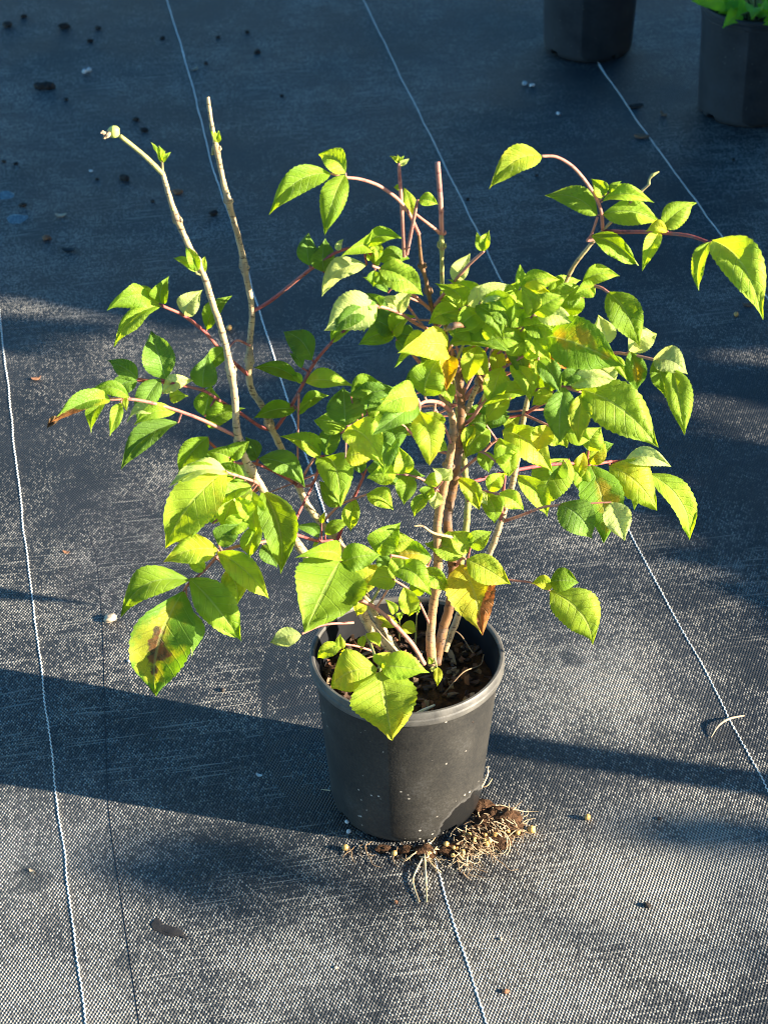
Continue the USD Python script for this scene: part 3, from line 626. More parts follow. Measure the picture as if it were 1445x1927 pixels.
# right-hand sprays
leaf([(872, 800), (890, 785), (906, 762), (935, 745), (975, 738), (1028, 731), (1055, 728)], .005, -.03, .0015, 'pink_stalk',
     [(906, 757, 978, 720, 40, 'p', dict(arch=.12)), (1000, 735, 907, 765, 36, 'l'), (1061, 727, 1055, 832, 58, 'd', dict(fold=.5)), (1040, 738, 1000, 764, 28, 'y'), (1058, 724, 1104, 698, 34, 'd'), (1070, 722, 1168, 722, 40, 'p', dict(arch=.12)), (1095, 733, 1239, 842, 84, 'l', dict(arch=.15, dy=-.03, fold=.35)), (1098, 739, 1089, 834, 44, 'y'), (1075, 728, 1125, 718, 26, 'y'), (960, 750, 910, 800, 44, 'l'), (1030, 735, 1060, 700, 34, 'g')])
leaf([(987, 780), (1010, 765), (1035, 752), (1060, 735)], .036, .0, .0014, 'red_stalk', [(901, 797, 960, 776, 42, 'd', dict(dy=.0)), (958, 783, 898, 812, 44, 'd')])
leaf([(880, 910), (905, 902), (960, 887), (1020, 876), (1072, 872), (1112, 874), (1150, 868)], .012, .11, .0017, 'red_stalk',
     [(946, 809, 1040, 890, 62, 'l', dict(dy=-.02)), (950, 808, 980, 785, 30, 'y'), (1022, 804, 1068, 842, 64, 'y'), (1070, 864, 1020, 955, 74, 'l', dict(fold=.25)), (973, 894, 1030, 973, 44, 'l'), (1110, 874, 1136, 1022, 82, 'm', dict(dy=-.03, fold=.35)), (1147, 876, 1236, 961, 72, 'y', dict(fold=.2)), (1176, 866, 1263, 878, 42, 'p', dict(arch=.2)), (1107, 847, 1131, 803, 60, 'l'), (1098, 851, 1086, 905, 28, 'y'), (1110, 873, 1141, 830, 44, 'y'), (1120, 850, 1155, 835, 30, 'd'), (1165, 885, 1193, 960, 30, 'l'), (1085, 870, 1100, 930, 40, 'l'), (1060, 866, 1050, 905, 46, 'd')])
leaf([(1150, 868), (1180, 872), (1222, 892)], .11, .15, .0012, 'pink_stalk', [(1223, 891, 1297, 1016, 56, 'l', dict(arch=.16))])
leaf([(945, 982), (975, 972), (1020, 955), (1055, 950)], .032, .01, .0013, 'pink_stalk', [(1052, 949, 1114, 1014, 62, 'd', dict(fold=.15)), (1150, 945, 1175, 1018, 52, 'p')])
leaf([(942, 978), (946, 935), (950, 895)], .030, .02, .0016, 'red_stalk', [(950, 893, 975, 880, 18, 'l')])
leaf([(920, 680), (932, 655), (950, 630), (985, 612), (1015, 615)], .01, -.02, .0014, 'pink_stalk',
     [(1030, 633, 1175, 690, 84, 'm', dict(dy=-.03, arch=.13, fold=.3)), (994, 669, 1068, 696, 34, 'o', dict(arch=.16)), (994, 669, 1005, 710, 24, 'o'), (970, 627, 1000, 735, 36, 'l'), (1013, 678, 1055, 740, 44, 'd'), (990, 617, 1022, 662, 40, 'y', dict(fold=.7)), (933, 655, 938, 700, 26, 'y'), (930, 640, 925, 603, 22, 'o'), (952, 640, 985, 720, 40, 'd'), (1000, 690, 1010, 740, 36, 'd'), (960, 612, 911, 597, 26, 'p')])
leaf([(905, 712), (935, 698), (962, 684), (975, 678)], .008, -.01, .0010, 'pink_stalk', [(962, 684, 955, 668, 18, 'o'), (975, 676, 1000, 690, 24, 'o')])
leaf([(888, 700), (855, 690), (850, 655)], .006, -.01, .001, 'pink_stalk', [(846, 648, 960, 660, 42, 'g', dict(arch=.16, dy=-.02)), (870, 655, 905, 690, 46, 'y')])
leaf([(858, 680), (875, 640), (890, 600), (905, 565)], -.012, -.02, .0012, 'green_stem',
     [(902, 566, 958, 534, 44, 'p', dict(arch=.15)), (905, 565, 958, 575, 36, 'l'), (895, 575, 930, 620, 42, 'd'), (968, 610, 1058, 604, 36, 'l'), (985, 580, 1049, 577, 38, 'l', dict(arch=.15)), (900, 590, 870, 615, 36, 'd'), (925, 560, 950, 600, 40, 'd')])
leaf([(985, 700), (985, 640), (975, 580), (980, 540)], .02, .0, .0014, 'green_stem',
     [(981, 540, 979, 504, 20, 'l'), (982, 540, 1031, 526, 36, 'y'), (975, 545, 1000, 590, 36, 'g'), (985, 590, 940, 580, 36, 'g'), (978, 560, 935, 555, 34, 'l'), (990, 600, 1010, 560, 40, 'l'), (985, 620, 960, 590, 40, 'l'), (990, 570, 1030, 560, 34, 'y'), (980, 600, 1000, 650, 38, 'g')])
leaf([(1045, 590), (1070, 565), (1100, 540), (1128, 540), (1146, 551)], .032, -.005, .0014, 'pink_stalk',
     [(1144, 549, 1203, 652, 58, 'g', dict(arch=.22, dy=-.02)), (1095, 534, 1166, 519, 42, 'l', dict(arch=.22)), (1030, 556, 1093, 527, 44, 'l', dict(arch=.15)), (1095, 541, 1031, 594, 46, 'g'), (1098, 560, 1055, 598, 36, 'g'), (1090, 560, 1074, 610, 22, 'p'), (1120, 542, 1080, 555, 34, 'l')])
leaf([(1100, 700), (1130, 670), (1156, 664), (1190, 668), (1230, 677), (1262, 692)], .02, -.02, .0013, 'pink_stalk',
     [(1137, 650, 1125, 592, 50, 'p'), (1183, 660, 1236, 628, 54, 'p'), (1186, 660, 1197, 738, 44, 'm'), (1229, 675, 1294, 704, 50, 'p', dict(arch=.2)), (1230, 678, 1253, 749, 34, 'g'), (1263, 692, 1288, 819, 50, 'l', dict(arch=.14)), (1150, 668, 1180, 717, 22, 'l'), (1130, 690, 1150, 730, 40, 'p')])
leaf([(1134, 432), (1130, 394), (1113, 357), (1081, 316), (1048, 295), (1019, 293)], .02, .0, .0014, 'pink_stalk',
     [(1019, 293, 920, 355, 50, 'y', dict(arch=.2, dy=-.02)), (1124, 404, 1025, 367, 42, 'l', dict(arch=.18)), (1134, 373, 1112, 336, 30, 'l'), (1134, 378, 1231, 381, 34, 'l', dict(arch=.22)), (1146, 362, 1170, 340, 12, 'l'), (1134, 402, 1243, 420, 48, 'l', dict(arch=.18))])
leaf([(1118, 450), (1105, 452), (1113, 440), (1124, 408)], .02, .012, .0012, 'pink_stalk', [(1113, 443, 1202, 500, 42, 'g', dict(arch=.16))])
leaf([(1134, 434), (1170, 436), (1212, 436), (1262, 439), (1300, 444), (1332, 455)], .02, -.03, .0015, 'red_stalk',
     [(1247, 430, 1311, 381, 46, 'l', dict(arch=.1)), (1256, 434, 1214, 436, 26, 'y'), (1241, 437, 1208, 510, 32, 'l'), (1336, 454, 1315, 547, 30, 'l'), (1340, 452, 1436, 601, 70, 'l', dict(arch=.2, dy=-.05))])
# low leaves over the pot
leaf([(664, 1128), (650, 1112), (640, 1090), (640, 1060)], -.03, -.09, .0015, 'pink_stalk',
     [(640, 1056, 573, 1191, 116, 'g', dict(dy=-.06, fold=.15, arch=.06)), (640, 1050, 555, 1050, 44, 'l', dict(dy=-.02)), (640, 1062, 717, 1045, 54, 'g'), (664, 1117, 735, 1062, 48, 'y'), (650, 1110, 640, 1075, 34, 'o'), (655, 1090, 690, 1030, 44, 'l'), (652, 1125, 640, 1160, 30, 'y')])
leaf([(690, 1148), (712, 1110), (720, 1080), (708, 1040)], .0, -.03, .0012, 'green_stem',
     [(707, 1040, 754, 983, 58, 'g', dict(fold=.55)), (734, 1030, 779, 1016, 38, 'y'), (710, 1045, 730, 1075, 30, 'd')])
leaf([(822, 1075), (790, 1062), (760, 1050), (735, 1045)], -.018, -.05, .0013, 'pink_stalk',
     [(812, 1048, 727, 1052, 56, 'm', dict(arch=.15)), (743, 1060, 812, 1121, 50, 'g'), (788, 1072, 843, 1114, 44, 'g'), (735, 1050, 760, 1095, 34, 'l')])
leaf([(858, 1065), (868, 1052), (876, 1052)], -.004, -.03, .0013, 'pink_stalk',
     [(870, 1047, 799, 1022, 54, 'l', dict(arch=.1)), (878, 1053, 961, 1100, 50, 'y', dict(arch=.12, fold=.2)), (866, 1063, 908, 1196, 92, 't', dict(fold=.45, dy=-.04))])
leaf([(905, 1083), (940, 1089), (970, 1093), (997, 1096), (1032, 1110)], .022, .0, .0010, 'pink_stalk',
     [(1040, 1103, 999, 1099, 34, 'y'), (1034, 1096, 1089, 1097, 54, 'g', dict(arch=.2)), (1035, 1112, 1115, 1214, 76, 'y', dict(fold=.2))])
leaf([(655, 1120), (700, 1140), (735, 1168), (775, 1212), (798, 1250)][::-1], -.02, -.032, .0020, 'pink_stalk', [(690, 1138, 672, 1160, 24, 'y')])
leaf([(707, 1145), (728, 1112), (745, 1082)], -.03, -.02, .0010, 'pink_stalk', [])
leaf([(693, 1200), (703, 1228), (716, 1260)], -.02, -.085, .0013, 'green_stem',
     [(709, 1258, 623, 1296, 76, 'y', dict(dy=.0, fold=.25)), (716, 1254, 808, 1266, 58, 'l', dict(arch=.14)), (714, 1265, 738, 1394, 116, 'y', dict(dy=-.03, fold=.28, arch=.08)), (712, 1252, 735, 1228, 30, 'l')])
leaf([(700, 1225), (670, 1216), (645, 1212)], -.03, -.045, .0010, 'pink_stalk', [(645, 1214, 597, 1239, 32, 'y'), (640, 1222, 640, 1192, 22, 'y')])
leaf([(665, 1172), (610, 1176), (568, 1193)], -.03, -.055, .0011, 'pink_stalk', [(567, 1195, 508, 1210, 38, 'p')])
leaf([(782, 1222), (783, 1180), (785, 1150)], .018, .018, .0007, 'green_stem', [(784, 1152, 763, 1140, 14, 'l'), (785, 1150, 792, 1128, 14, 'l'), (785, 1152, 790, 1150, 9, 'l')])
leaf([(752, 1205), (752, 1170), (745, 1155)], .0, .0, .0007, 'green_stem', [(742, 1155, 724, 1128, 22, 'l'), (750, 1165, 760, 1152, 16, 'l'), (748, 1172, 715, 1180, 24, 'y'), (754, 1180, 783, 1190, 26, 'y'), (745, 1175, 705, 1160, 20, 'y')])
leaf([(688, 1195), (694, 1212)], -.025, -.03, .0008, 'green_stem', [(690, 1192, 715, 1218, 22, 'l'), (686, 1196, 680, 1224, 16, 'y')])
leaf([(817, 1240), (822, 1256)], -.03, -.04, .0009, 'green_stem', [(824, 1256, 823, 1292, 17, 'y', dict(dy=-.01)), (812, 1250, 806, 1236, 12, 'l'), (818, 1255, 812, 1265, 9, 'p')])
# inner leaves that fill the heart of the shrub, in the shade behind the front ones
g2 = np.random.default_rng(21)
inner = [(860, 640), (905, 640), (960, 640), (1000, 615), (880, 600), (940, 600), (1030, 610), (760, 600), (735, 575), (770, 560), (1010, 700), (950, 700), (1060, 650), (1000, 660), (730, 760), (690, 790), (1030, 770), (1090, 770), (960, 560), (1010, 570), (900, 760), (760, 820), (700, 850), (420, 960), (390, 900), (360, 960), (440, 940), (400, 985)]
for k in range(0, len(inner), 3):
    its = []
    for (x, y) in inner[k:k + 3]:
        a = g2.uniform(0, 6.28); ln = g2.uniform(50, 78)
        its.append((x, y, x + ln * math.cos(a), y + ln * (.75 * math.sin(a) + .25), g2.uniform(30, 46), g2.choice(['d', 'g', 'g', 'l'])))
    x0, y0 = inner[k]; tx, ty = (862, 760) if x0 > 600 else (492, 917)
    leaf([(tx, ty), ((tx + x0) / 2 + 6, (ty + y0) / 2 - 8)] + inner[k:k + 3], .015 if x0 > 600 else -.03, .045 if x0 > 600 else .0, .0011, 'pink_stalk', its)
for stalk, y0, y1, its in (
        ([(862, 700), (880, 665), (905, 640)], .0, -.02, [(895, 640, 850, 600, 40, 'l'), (900, 640, 935, 590, 42, 'l'), (905, 645, 965, 640, 44, 'g'), (898, 650, 885, 700, 36, 'y')]),
        ([(822, 617), (850, 590), (880, 575)], .01, -.01, [(872, 575, 835, 540, 38, 'l'), (880, 575, 925, 545, 40, 'p'), (875, 580, 905, 620, 40, 'g'), (868, 585, 825, 600, 36, 'l')]),
        ([(909, 705), (950, 690), (985, 670)], .0, -.02, [(960, 685, 985, 735, 40, 'g'), (985, 670, 1030, 650, 44, 'l'), (975, 670, 960, 620, 40, 'l'), (945, 690, 930, 745, 38, 'l')]),
        ([(920, 680), (965, 640), (1005, 590)], .005, -.025, [(985, 612, 1050, 625, 44, 'l'), (1005, 590, 1050, 560, 40, 'l'), (1000, 592, 985, 545, 34, 'y'), (990, 605, 945, 590, 36, 'l'), (1010, 595, 1060, 600, 36, 'p')]),
        ([(867, 745), (835, 715), (800, 705)], -.005, -.02, [(805, 705, 760, 720, 40, 'd'), (815, 708, 790, 670, 36, 'g'), (830, 718, 850, 760, 36, 'l')]),
        ([(987, 780), (1030, 800), (1060, 815)], .03, .0, [(1030, 800, 1010, 850, 44, 'y'), (1060, 815, 1110, 830, 46, 'l'), (1050, 810, 1090, 780, 40, 'l')]),
        ([(862, 850), (905, 850), (935, 870)], .0, -.02, [(930, 868, 975, 850, 38, 'l'), (900, 850, 920, 890, 34, 'g')]),
        ([(492, 917), (455, 900), (430, 860)], -.03, -.04, [(440, 870, 385, 850, 40, 'l'), (435, 865, 470, 830, 34, 'g'), (450, 890, 400, 930, 46, 'l'), (460, 900, 455, 960, 40, 'p')]),
        ([(548, 1005), (500, 985), (460, 975)], -.035, -.06, [(470, 978, 415, 1010, 46, 'l'), (490, 985, 470, 1050, 44, 'g'), (465, 975, 440, 930, 40, 'l')]),
        ([(605, 985), (640, 950), (690, 930)], .026, -.01, [(640, 952, 600, 905, 42, 'g'), (690, 930, 740, 960, 44, 'l'), (670, 940, 660, 1000, 42, 'l')]),
        ([(811, 1180), (780, 1120), (740, 1090)], -.016, -.05, [(745, 1092, 690, 1100, 44, 'l'), (760, 1105, 770, 1160, 40, 'y'), (775, 1115, 820, 1085, 40, 'g')]),
        ([(846, 1140), (870, 1090), (885, 1030)], -.006, -.02, [(880, 1040, 840, 1000, 44, 'l'), (885, 1030, 925, 1000, 40, 'l'), (875, 1070, 915, 1065, 40, 'g')]),
        ([(879, 944), (905, 925), (940, 930)], .015, -.01, [(935, 930, 985, 960, 44, 'l'), (910, 925, 930, 985, 40, 'g'), (920, 925, 950, 890, 36, 'l')]),
        ([(470, 650), (445, 640), (425, 660)], .04, .02, [(430, 655, 395, 700, 34, 'g')]),
        ([(833, 929), (790, 900), (740, 890)], -.018, -.03, [(745, 890, 690, 900, 44, 'l'), (770, 895, 760, 950, 40, 'g'), (760, 892, 750, 840, 40, 'l')]),
        ([(492, 917), (450, 935), (400, 950)], -.03, -.05, [(440, 938, 420, 1000, 46, 'l'), (410, 948, 350, 965, 44, 'g'), (450, 935, 480, 985, 42, 'g'), (400, 950, 340, 1010, 44, 'y')]),
        ([(560, 915), (600, 850), (660, 800), (700, 770)], .03, -.02, [(650, 805, 590, 790, 46, 'l'), (690, 778, 640, 760, 44, 'd'), (700, 770, 760, 790, 46, 'l'), (660, 800, 690, 850, 44, 'g')])):
    leaf(stalk, y0, y1, .0011, 'pink_stalk', its)
# dried bits on the shrub
c = at(214, 247, -.02)
bud = obj('bud', place(blob(.0043, 3, .35, 2), c), M['bud'], plant, smooth=True)
for k in range(7):
    g = np.random.default_rng(40 + k)
    p0 = at(207, 248, -.021) + g.normal(0, .0012, 3); d = g.normal(0, .002, 3) + (-.0045, 0, 0)
    obj('dry_petal', tube(spline([p0, p0 + d * .6 + g.normal(0, .001, 3), p0 + d], 4), [.0011, .0014, .0006], 5), M['bloom'], bud)
twig([(838, 622, -.03), (850, 614, -.035), (862, 611, -.035), (876, 616, -.03)], [.0008, .0028, .0022, .0006], 'bark_brown', name='dry_leaf')
twig([(897, 700, .0), (903, 715, -.004), (906, 728, -.004), (900, 738, 0)], [.0006, .0024, .0016, .0008], 'bark_brown', name='dry_leaf')
twig([(868, 1018, -.01), (845, 1010, -.02), (815, 1003, -.03), (795, 990, -.032), (780, 990, -.034)], [.0016, .0013, .0009, .0006], 'straw' if False else 'bark', name='dry_tendril')

# roots pushed out under the pot, with soil and beads
g3 = np.random.default_rng(33)
cl = on(905, 1568)
lump = []
for k in range(16):
    px, py = [(935, 1535), (915, 1550), (950, 1545), (900, 1570), (925, 1575), (880, 1585), (955, 1560), (905, 1520), (930, 1555), (870, 1598), (800, 1605), (840, 1600), (895, 1590), (940, 1585), (765, 1600), (720, 1598)][k]
    lump.append(place(blob(g3.uniform(.007, .012) if k < 14 else .005, k + 60, .5, 2, (1.2, 1, .6)), on(px, py, .002)))
clump = obj('root_clump', join(lump), M['soil'], plant, smooth=30)
def root(p0, az, ln, r, lift=.004, mat='root', wob=.6):
    d = np.array([math.cos(az), math.sin(az), 0]); pts = [p0]; up = lift
    for k in range(4):
        d = d + g3.normal(0, wob, 3) * (1, 1, .2); d[2] = 0; d /= np.linalg.norm(d)
        q_ = pts[-1] + d * ln / 4; q_[2] = max(float(gz(q_[0], q_[1])) + r + up * (1 - (k + 1) / 4) * g3.uniform(.3, 1.6), r * .7)
        pts.append(q_)
    obj('root', tube(spline(pts, 4), [r, r, r * .8, r * .35], 5), M[mat], clump, smooth=True)
for k in range(240):
    t = g3.uniform(0, 1)
    px, py = 860 + 95 * t + g3.normal(0, 8), 1592 - 46 * t + g3.normal(0, 16)
    p0 = on(px, py, g3.uniform(.003, .012)); root(p0, g3.normal(-.45, .75), g3.uniform(.012, .030), g3.uniform(.00022, .0005), .007, 'root' if g3.uniform() < .6 else 'root_brown')
for k in range(26):
    p0 = on(800 + g3.normal(0, 9), 1600 + g3.normal(0, 5), .004); root(p0, g3.normal(-.7, .7), g3.uniform(.012, .026), g3.uniform(.0003, .0006), .005)
for k in range(14):
    p0 = on(g3.uniform(640, 800), 1593 + g3.normal(0, 4), .003); root(p0, g3.normal(-1.9, .6), g3.uniform(.01, .03), .0004, .003, 'root_brown')
def rootpx(pts, r, mat='root'):
    obj('root', tube(spline([on(x, y, z) for x, y, z in pts], 6), r, 6, True, .15, 5), M[mat], clump, smooth=True)
rootpx([(797, 1612, .004), (785, 1635, .003), (777, 1660, .002), (789, 1698, .001)], [.0009, .0008, .0006])
rootpx([(799, 1612, .004), (801, 1650, .003), (803, 1698, .001)], [.0009, .0009, .0007])
rootpx([(802, 1614, .004), (815, 1630, .003), (830, 1642, .001)], [.0007, .0005])
rootpx([(900, 1492, .004), (912, 1470, .012), (918, 1455, .018), (917, 1443, .020)], [.0010, .0008, .0006])
rootpx([(908, 1482, .006), (918, 1478, .008), (926, 1466, .010)], [.0007, .0004])
rootpx([(622, 1488, .003), (604, 1486, .001)], [.0005, .0003])
rootpx([(960, 1540, .004), (958, 1525, .010), (957, 1512, .014)], [.0006, .0004])
for k in range(20):
    t = g3.uniform(0, 1)
    px, py = 845 + 110 * t + g3.normal(0, 10), 1602 - 42 * t + g3.normal(0, 9)
    obj('bead', place(blob(g3.uniform(.0016, .0024), k, .12, 2), on(px, py, g3.uniform(.004, .010))), M['bead'], clump, smooth=True)
for px, py in ((790, 1603), (804, 1600), (808, 1607), (742, 1606), (868, 1613), (838, 1597)):
    obj('bead', place(blob(.0024, px, .15, 2), on(px, py, .0035)), M['bead'], clump, smooth=True)

# ------------------------------------------------------------------ the two pots behind
def pot_at(px, py): p = on(px, py); return (p[0], p[1], 0.0)
p1 = pot_at(1105, 88)
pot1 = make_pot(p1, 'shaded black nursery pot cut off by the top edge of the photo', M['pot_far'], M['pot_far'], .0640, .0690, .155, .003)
make_soil(pot1, .066, .128, 0, 6)
p2 = pot_at(1402, 205)
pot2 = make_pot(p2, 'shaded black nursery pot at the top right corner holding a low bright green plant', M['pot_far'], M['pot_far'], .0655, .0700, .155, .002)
make_soil(pot2, .067, .132, 40, 8)
herb = thing('green_plant', 'low plant with bright green oblong leaves in the pot at the top right corner', 'plant')
bx = np.array(p2)
g4 = np.random.default_rng(9)
L['h'] = leaf_material('leaf_herb_sunlit', (.20, .44, .03), (.36, .52, .14), (.30, .48, .04), .1)  # colour brightened to stand in for sunlight that does not reach these leaves
for k in range(26):
    a = g4.uniform(0, 6.28) if k > 6 else [3.3, 3.7, 4.1, 4.5, 4.9, 5.3, 2.9][k]
    r0, ln, z0 = g4.uniform(.005, .035), g4.uniform(.04, .058), .14 + g4.uniform(0, .03)
    if k < 7: r0, z0 = .045, .152 + .008 * (k % 2)
    B = bx + (r0 * math.cos(a), r0 * math.sin(a), z0); T = B + (ln * math.cos(a), ln * math.sin(a), g4.uniform(-.004, .014))
    V, Fc, UV, n = leaflet_geo(B, T, ln * .48, 0.1, .12, .25, 500 + k)
    st = obj('stem', tube(spline([bx + (r0 * .3 * math.cos(a), r0 * .3 * math.sin(a), .130), (B + bx + (0, 0, .14)) / 2, B], 4), .0012, 6), M['green_stem'], herb)
    obj('leaf', (V, Fc), L['h'], st, uv=UV)

# ------------------------------------------------------------------ unseen things added to the right, to shade the cloth from the low sun
hedge = thing('hedge', 'unseen bank of leaves added on the right to shade the far half of the cloth', 'hedge')  # out of view, added and shaped for the shade it throws
g5 = np.random.default_rng(17)
def leaf_cloud(boxes, size, seed):
    g = np.random.default_rng(seed); Vs, Fs, o = [], [], 0
    for (c, rad, n) in boxes:
        p = g.normal(0, 1, (n, 3)); p /= np.linalg.norm(p, axis=1, keepdims=True); p *= g.uniform(.2, 1, (n, 1)) ** (1 / 2.2)
        p = np.array(c) + p * rad
        a = g.normal(0, 1, (n, 3)); a /= np.linalg.norm(a, axis=1, keepdims=True)
        b = np.cross(a, g.normal(0, 1, (n, 3))); b /= np.linalg.norm(b, axis=1, keepdims=True)
        s_ = size * g.uniform(.6, 1.3, (n, 1)); a, b = a * s_, b * s_ * .45
        v = np.stack([p - a, p - b, p + a, p + b], 1).reshape(-1, 3)
        k = np.arange(n)[:, None] * 4 + o
        Fs.append(np.hstack([k, k + 1, k + 2, k + 3])); Vs.append(v); o += 4 * n
    return np.vstack(Vs), np.vstack(Fs)
HX = 2.3
def streak_gaps(vf):  # takes leaves out along the sun, so light streaks reach the cloth
    v, f = vf; c = v.reshape(-1, 4, 3).mean(1); t = c[:, 2] / math.tan(SUN_EL) * math.cos(SUN_AZ)
    gx, gy = c[:, 0] - t, c[:, 1] + t * math.tan(SUN_AZ); keep = np.ones(len(c), bool)
    for (x0, y0), (x1, y1), w_ in (((1235, 640), (1600, 700), .026), ((1230, 745), (1600, 805), .030), ((1280, 800), (1600, 850), .022), ((-250, 540), (170, 600), .030), ((90, 640), (420, 690), .026), ((-150, 660), (60, 700), .03)):
        a, b = on(x0, y0), on(x1, y1)
        keep &= ~((gx > a[0]) & (gx < b[0]) & (np.abs(gy - np.interp(gx, [a[0], b[0]], [a[1], b[1]])) < w_))
    v = v.reshape(-1, 4, 3)[keep].reshape(-1, 3)
    return v, np.arange(len(v)).reshape(-1, 4)
def shade_y(gx, gy): return gy - (HX - gx) * math.tan(SUN_AZ)
def shade_z(gx): return (HX - gx) / math.cos(SUN_AZ) * math.tan(SUN_EL)
boxes = []
for k in range(22):
    y = .42 + k * .15
    boxes.append(((HX + .15 + g5.uniform(-.1, .2), y, g5.uniform(.4, .6)), np.array([.24, .24, .45]), 2200))
    boxes.append(((HX + .15 + g5.uniform(-.1, .2), y + .12, g5.uniform(.9, 1.1)), np.array([.24, .26, .42]), 2200))
boxes += [((HX + .1, .50, .98), np.array([.2, .26, .26]), 2600), ((HX + .05, .15, .42), np.array([.2, .38, .36]), 5200), ((HX + .1, .32, .85), np.array([.2, .17, .19]), 2200), ((HX + .1, .30, .62), np.array([.2, .27, .25]), 2000),
          ((HX, -.12, .60), np.array([.1, .16, .05]), 420), ((HX, .0, .78), np.array([.1, .10, .03]), 170), ((HX, .14, .90), np.array([.1, .10, .035]), 170)]
obj('foliage', streak_gaps(leaf_cloud(boxes, .032, 2)), L['g'], hedge, smooth=False)
for k in range(10):
    y = .15 + k * .34
    obj('trunk', tube(spline([(HX + .1, y, 0), (HX + .12, y + .03, .4), (HX + .1, y - .02, .8)], 5), [.022, .016, .010], 8), M['bark_brown'], hedge)
shade_stake = thing('plant_stake', 'unseen short leaning wooden post added on the right to cast a band of shade', 'shade_stake')  # out of view, added for the shade band right of the pot
q_ = on(1190, 1436); SX = 1.35
yy = q_[1] - (SX - q_[0]) * math.tan(SUN_AZ); zt = (SX - on(905, 1395)[0]) / math.cos(SUN_AZ) * math.tan(SUN_EL)
obj('post', tube(spline([(SX, yy + .003, -.02), (SX, yy, zt * .5), (SX, yy - .003, zt)], 4), [.019, .018, .016], 8), M['bark'], shade_stake)

sapling = thing('sapling', 'unseen thin stem with leaf tufts added on the right to cast soft shade', 'sapling')  # out of view, added for soft blots of shade in the foreground
def shade_at(px, py, hx):
    p = on(px, py); return np.array([hx, p[1] - (hx - p[0]) * math.tan(SUN_AZ), (hx - p[0]) / math.cos(SUN_AZ) * math.tan(SUN_EL)])
c1, c2, c3 = shade_at(420, 1640, 3.6), shade_at(300, 1610, 3.6), shade_at(1370, 1575, 3.6)
obj('trunk', tube(spline([(3.6, c1[1], 0), (3.62, c1[1] + .02, .5), (3.6, c1[1], c1[2])], 6), [.008, .006, .004], 8), M['bark_brown'], sapling)
obj('crown', leaf_cloud([(c1, np.array([.05, .045, .03]), 26), (c2, np.array([.05, .03, .02]), 14), (c3, np.array([.05, .018, .022]), 26)], .03, 5), L['g'], sapling, smooth=False)
obj('branch', tube(spline([(3.6, c1[1], c1[2] - .15), c3], 6), [.005, .003], 8), M['bark_brown'], sapling)

# ------------------------------------------------------------------ litter on the cloth
def litter(name, label, cat, px, py, size, mat, shape='crumb', group=None, rz=None, up=0.0):
    s_ = size / (F / np.linalg.norm(on(px, py) - CAM)) / 2
    g = np.random.default_rng(int(px * 7 + py))
    rz = g.uniform(0, 3.14) if rz is None else rz
    if shape == 'crumb': m = blob(s_, int(px), .5, 2, (1, .75, .55)); z = s_ * .35
    elif shape == 'round': m = blob(s_, int(px), .14, 2); z = s_ * .85
    elif shape == 'flake' and size > 60: m = join([blob(s_ * .8, 5, .7, 3, (1, .36, .022)), place(blob(s_ * .42, 9, .7, 3, (.6, .9, .03)), (-s_ * .75, s_ * .2, 0), .6), place(blob(s_ * .3, 3, .6, 2, (1.3, .3, .03)), (s_ * .8, -s_ * .12, 0), -.3)]); z = .0004
    elif shape == 'flake':
        m = blob(s_, int(px), .45, 2, (1, .55, .16)); z = s_ * .12; m.vertices[:, 2] += (m.vertices[:, 0] ** 2) / s_ * (.35 if s_ < .01 else .10)
    elif shape == 'lump':
        m = join([place(blob(s_ * g.uniform(.3, .5), int(px) + k, .5, 2, (1, .8, .7)), (s_ * g.uniform(-.75, .75), s_ * g.uniform(-.25, .25), g.uniform(0, s_ * .12))) for k in range(9)]); z = s_ * .15
    elif shape == 'drop':
        m = trimesh.creation.icosphere(subdivisions=3, radius=1); v = m.vertices
        v *= (1 + .30 * (meshkit.fbm(v * 1.5 + px, 2, 3) - .5) * 2)[:, None]; v *= (s_, s_, s_ * .22); v[:, 2] = np.maximum(v[:, 2], 0); z = .0004
    obj(name, place(m, on(px, py) + (0, 0, z + up), rz), M[mat], smooth=True if shape != 'lump' else 40, label=label, cat=cat, group=group)
litter('soil_lump', 'largest dark soil lump, elongated, on the cloth in the upper left', 'soil lump', 83, 164, 38, 'crumb', 'lump', rz=0)
litter('seed_shell', 'left one of two tiny pale shells lying side by side on the cloth', 'shell', 159, 137, 9, 'perlite', 'round')
litter('seed_shell', 'right one of two tiny pale shells lying side by side on the cloth', 'shell', 168, 134, 9, 'perlite', 'round')
CRUMBS = {(15, 48): 'flat dark crumb at the left edge near the top corner', (121, 51): 'dark crumb above the largest soil lump, right of the left-edge crumb',
          (45, 31): 'small dark crumb highest of those in the top left corner', (185, 53): 'dark crumb at the top between the soil lump and the curved white line',
          (170, 77): 'dark crumb just above the two tiny pale shells', (306, 72): 'dark crumb just left of the curved white line near the top',
          (387, 119): 'dark crumb right of the curved white line beside the pale pinkish chip', (484, 98): 'dark crumb at the top midway between the two long white lines',
          (256, 225): 'dark crumb above and right of the shrub bud at left', (272, 246): 'dark crumb right of the yellow bud, above the small bud leaves',
          (402, 403): 'flat dark crumb touching the right bare stem and white line', (43, 387): 'dark crumb between the two water blisters at the left edge',
          (7, 304): 'dark crumb at the left edge above the water blisters', (30, 308): 'dark crumb just right of the left-edge crumb above the water blisters',
          (235, 337): 'long thin dark crumb left of the left bare stem', (287, 379): 'dark crumb just left of the left bare stem, below its dark lump'}
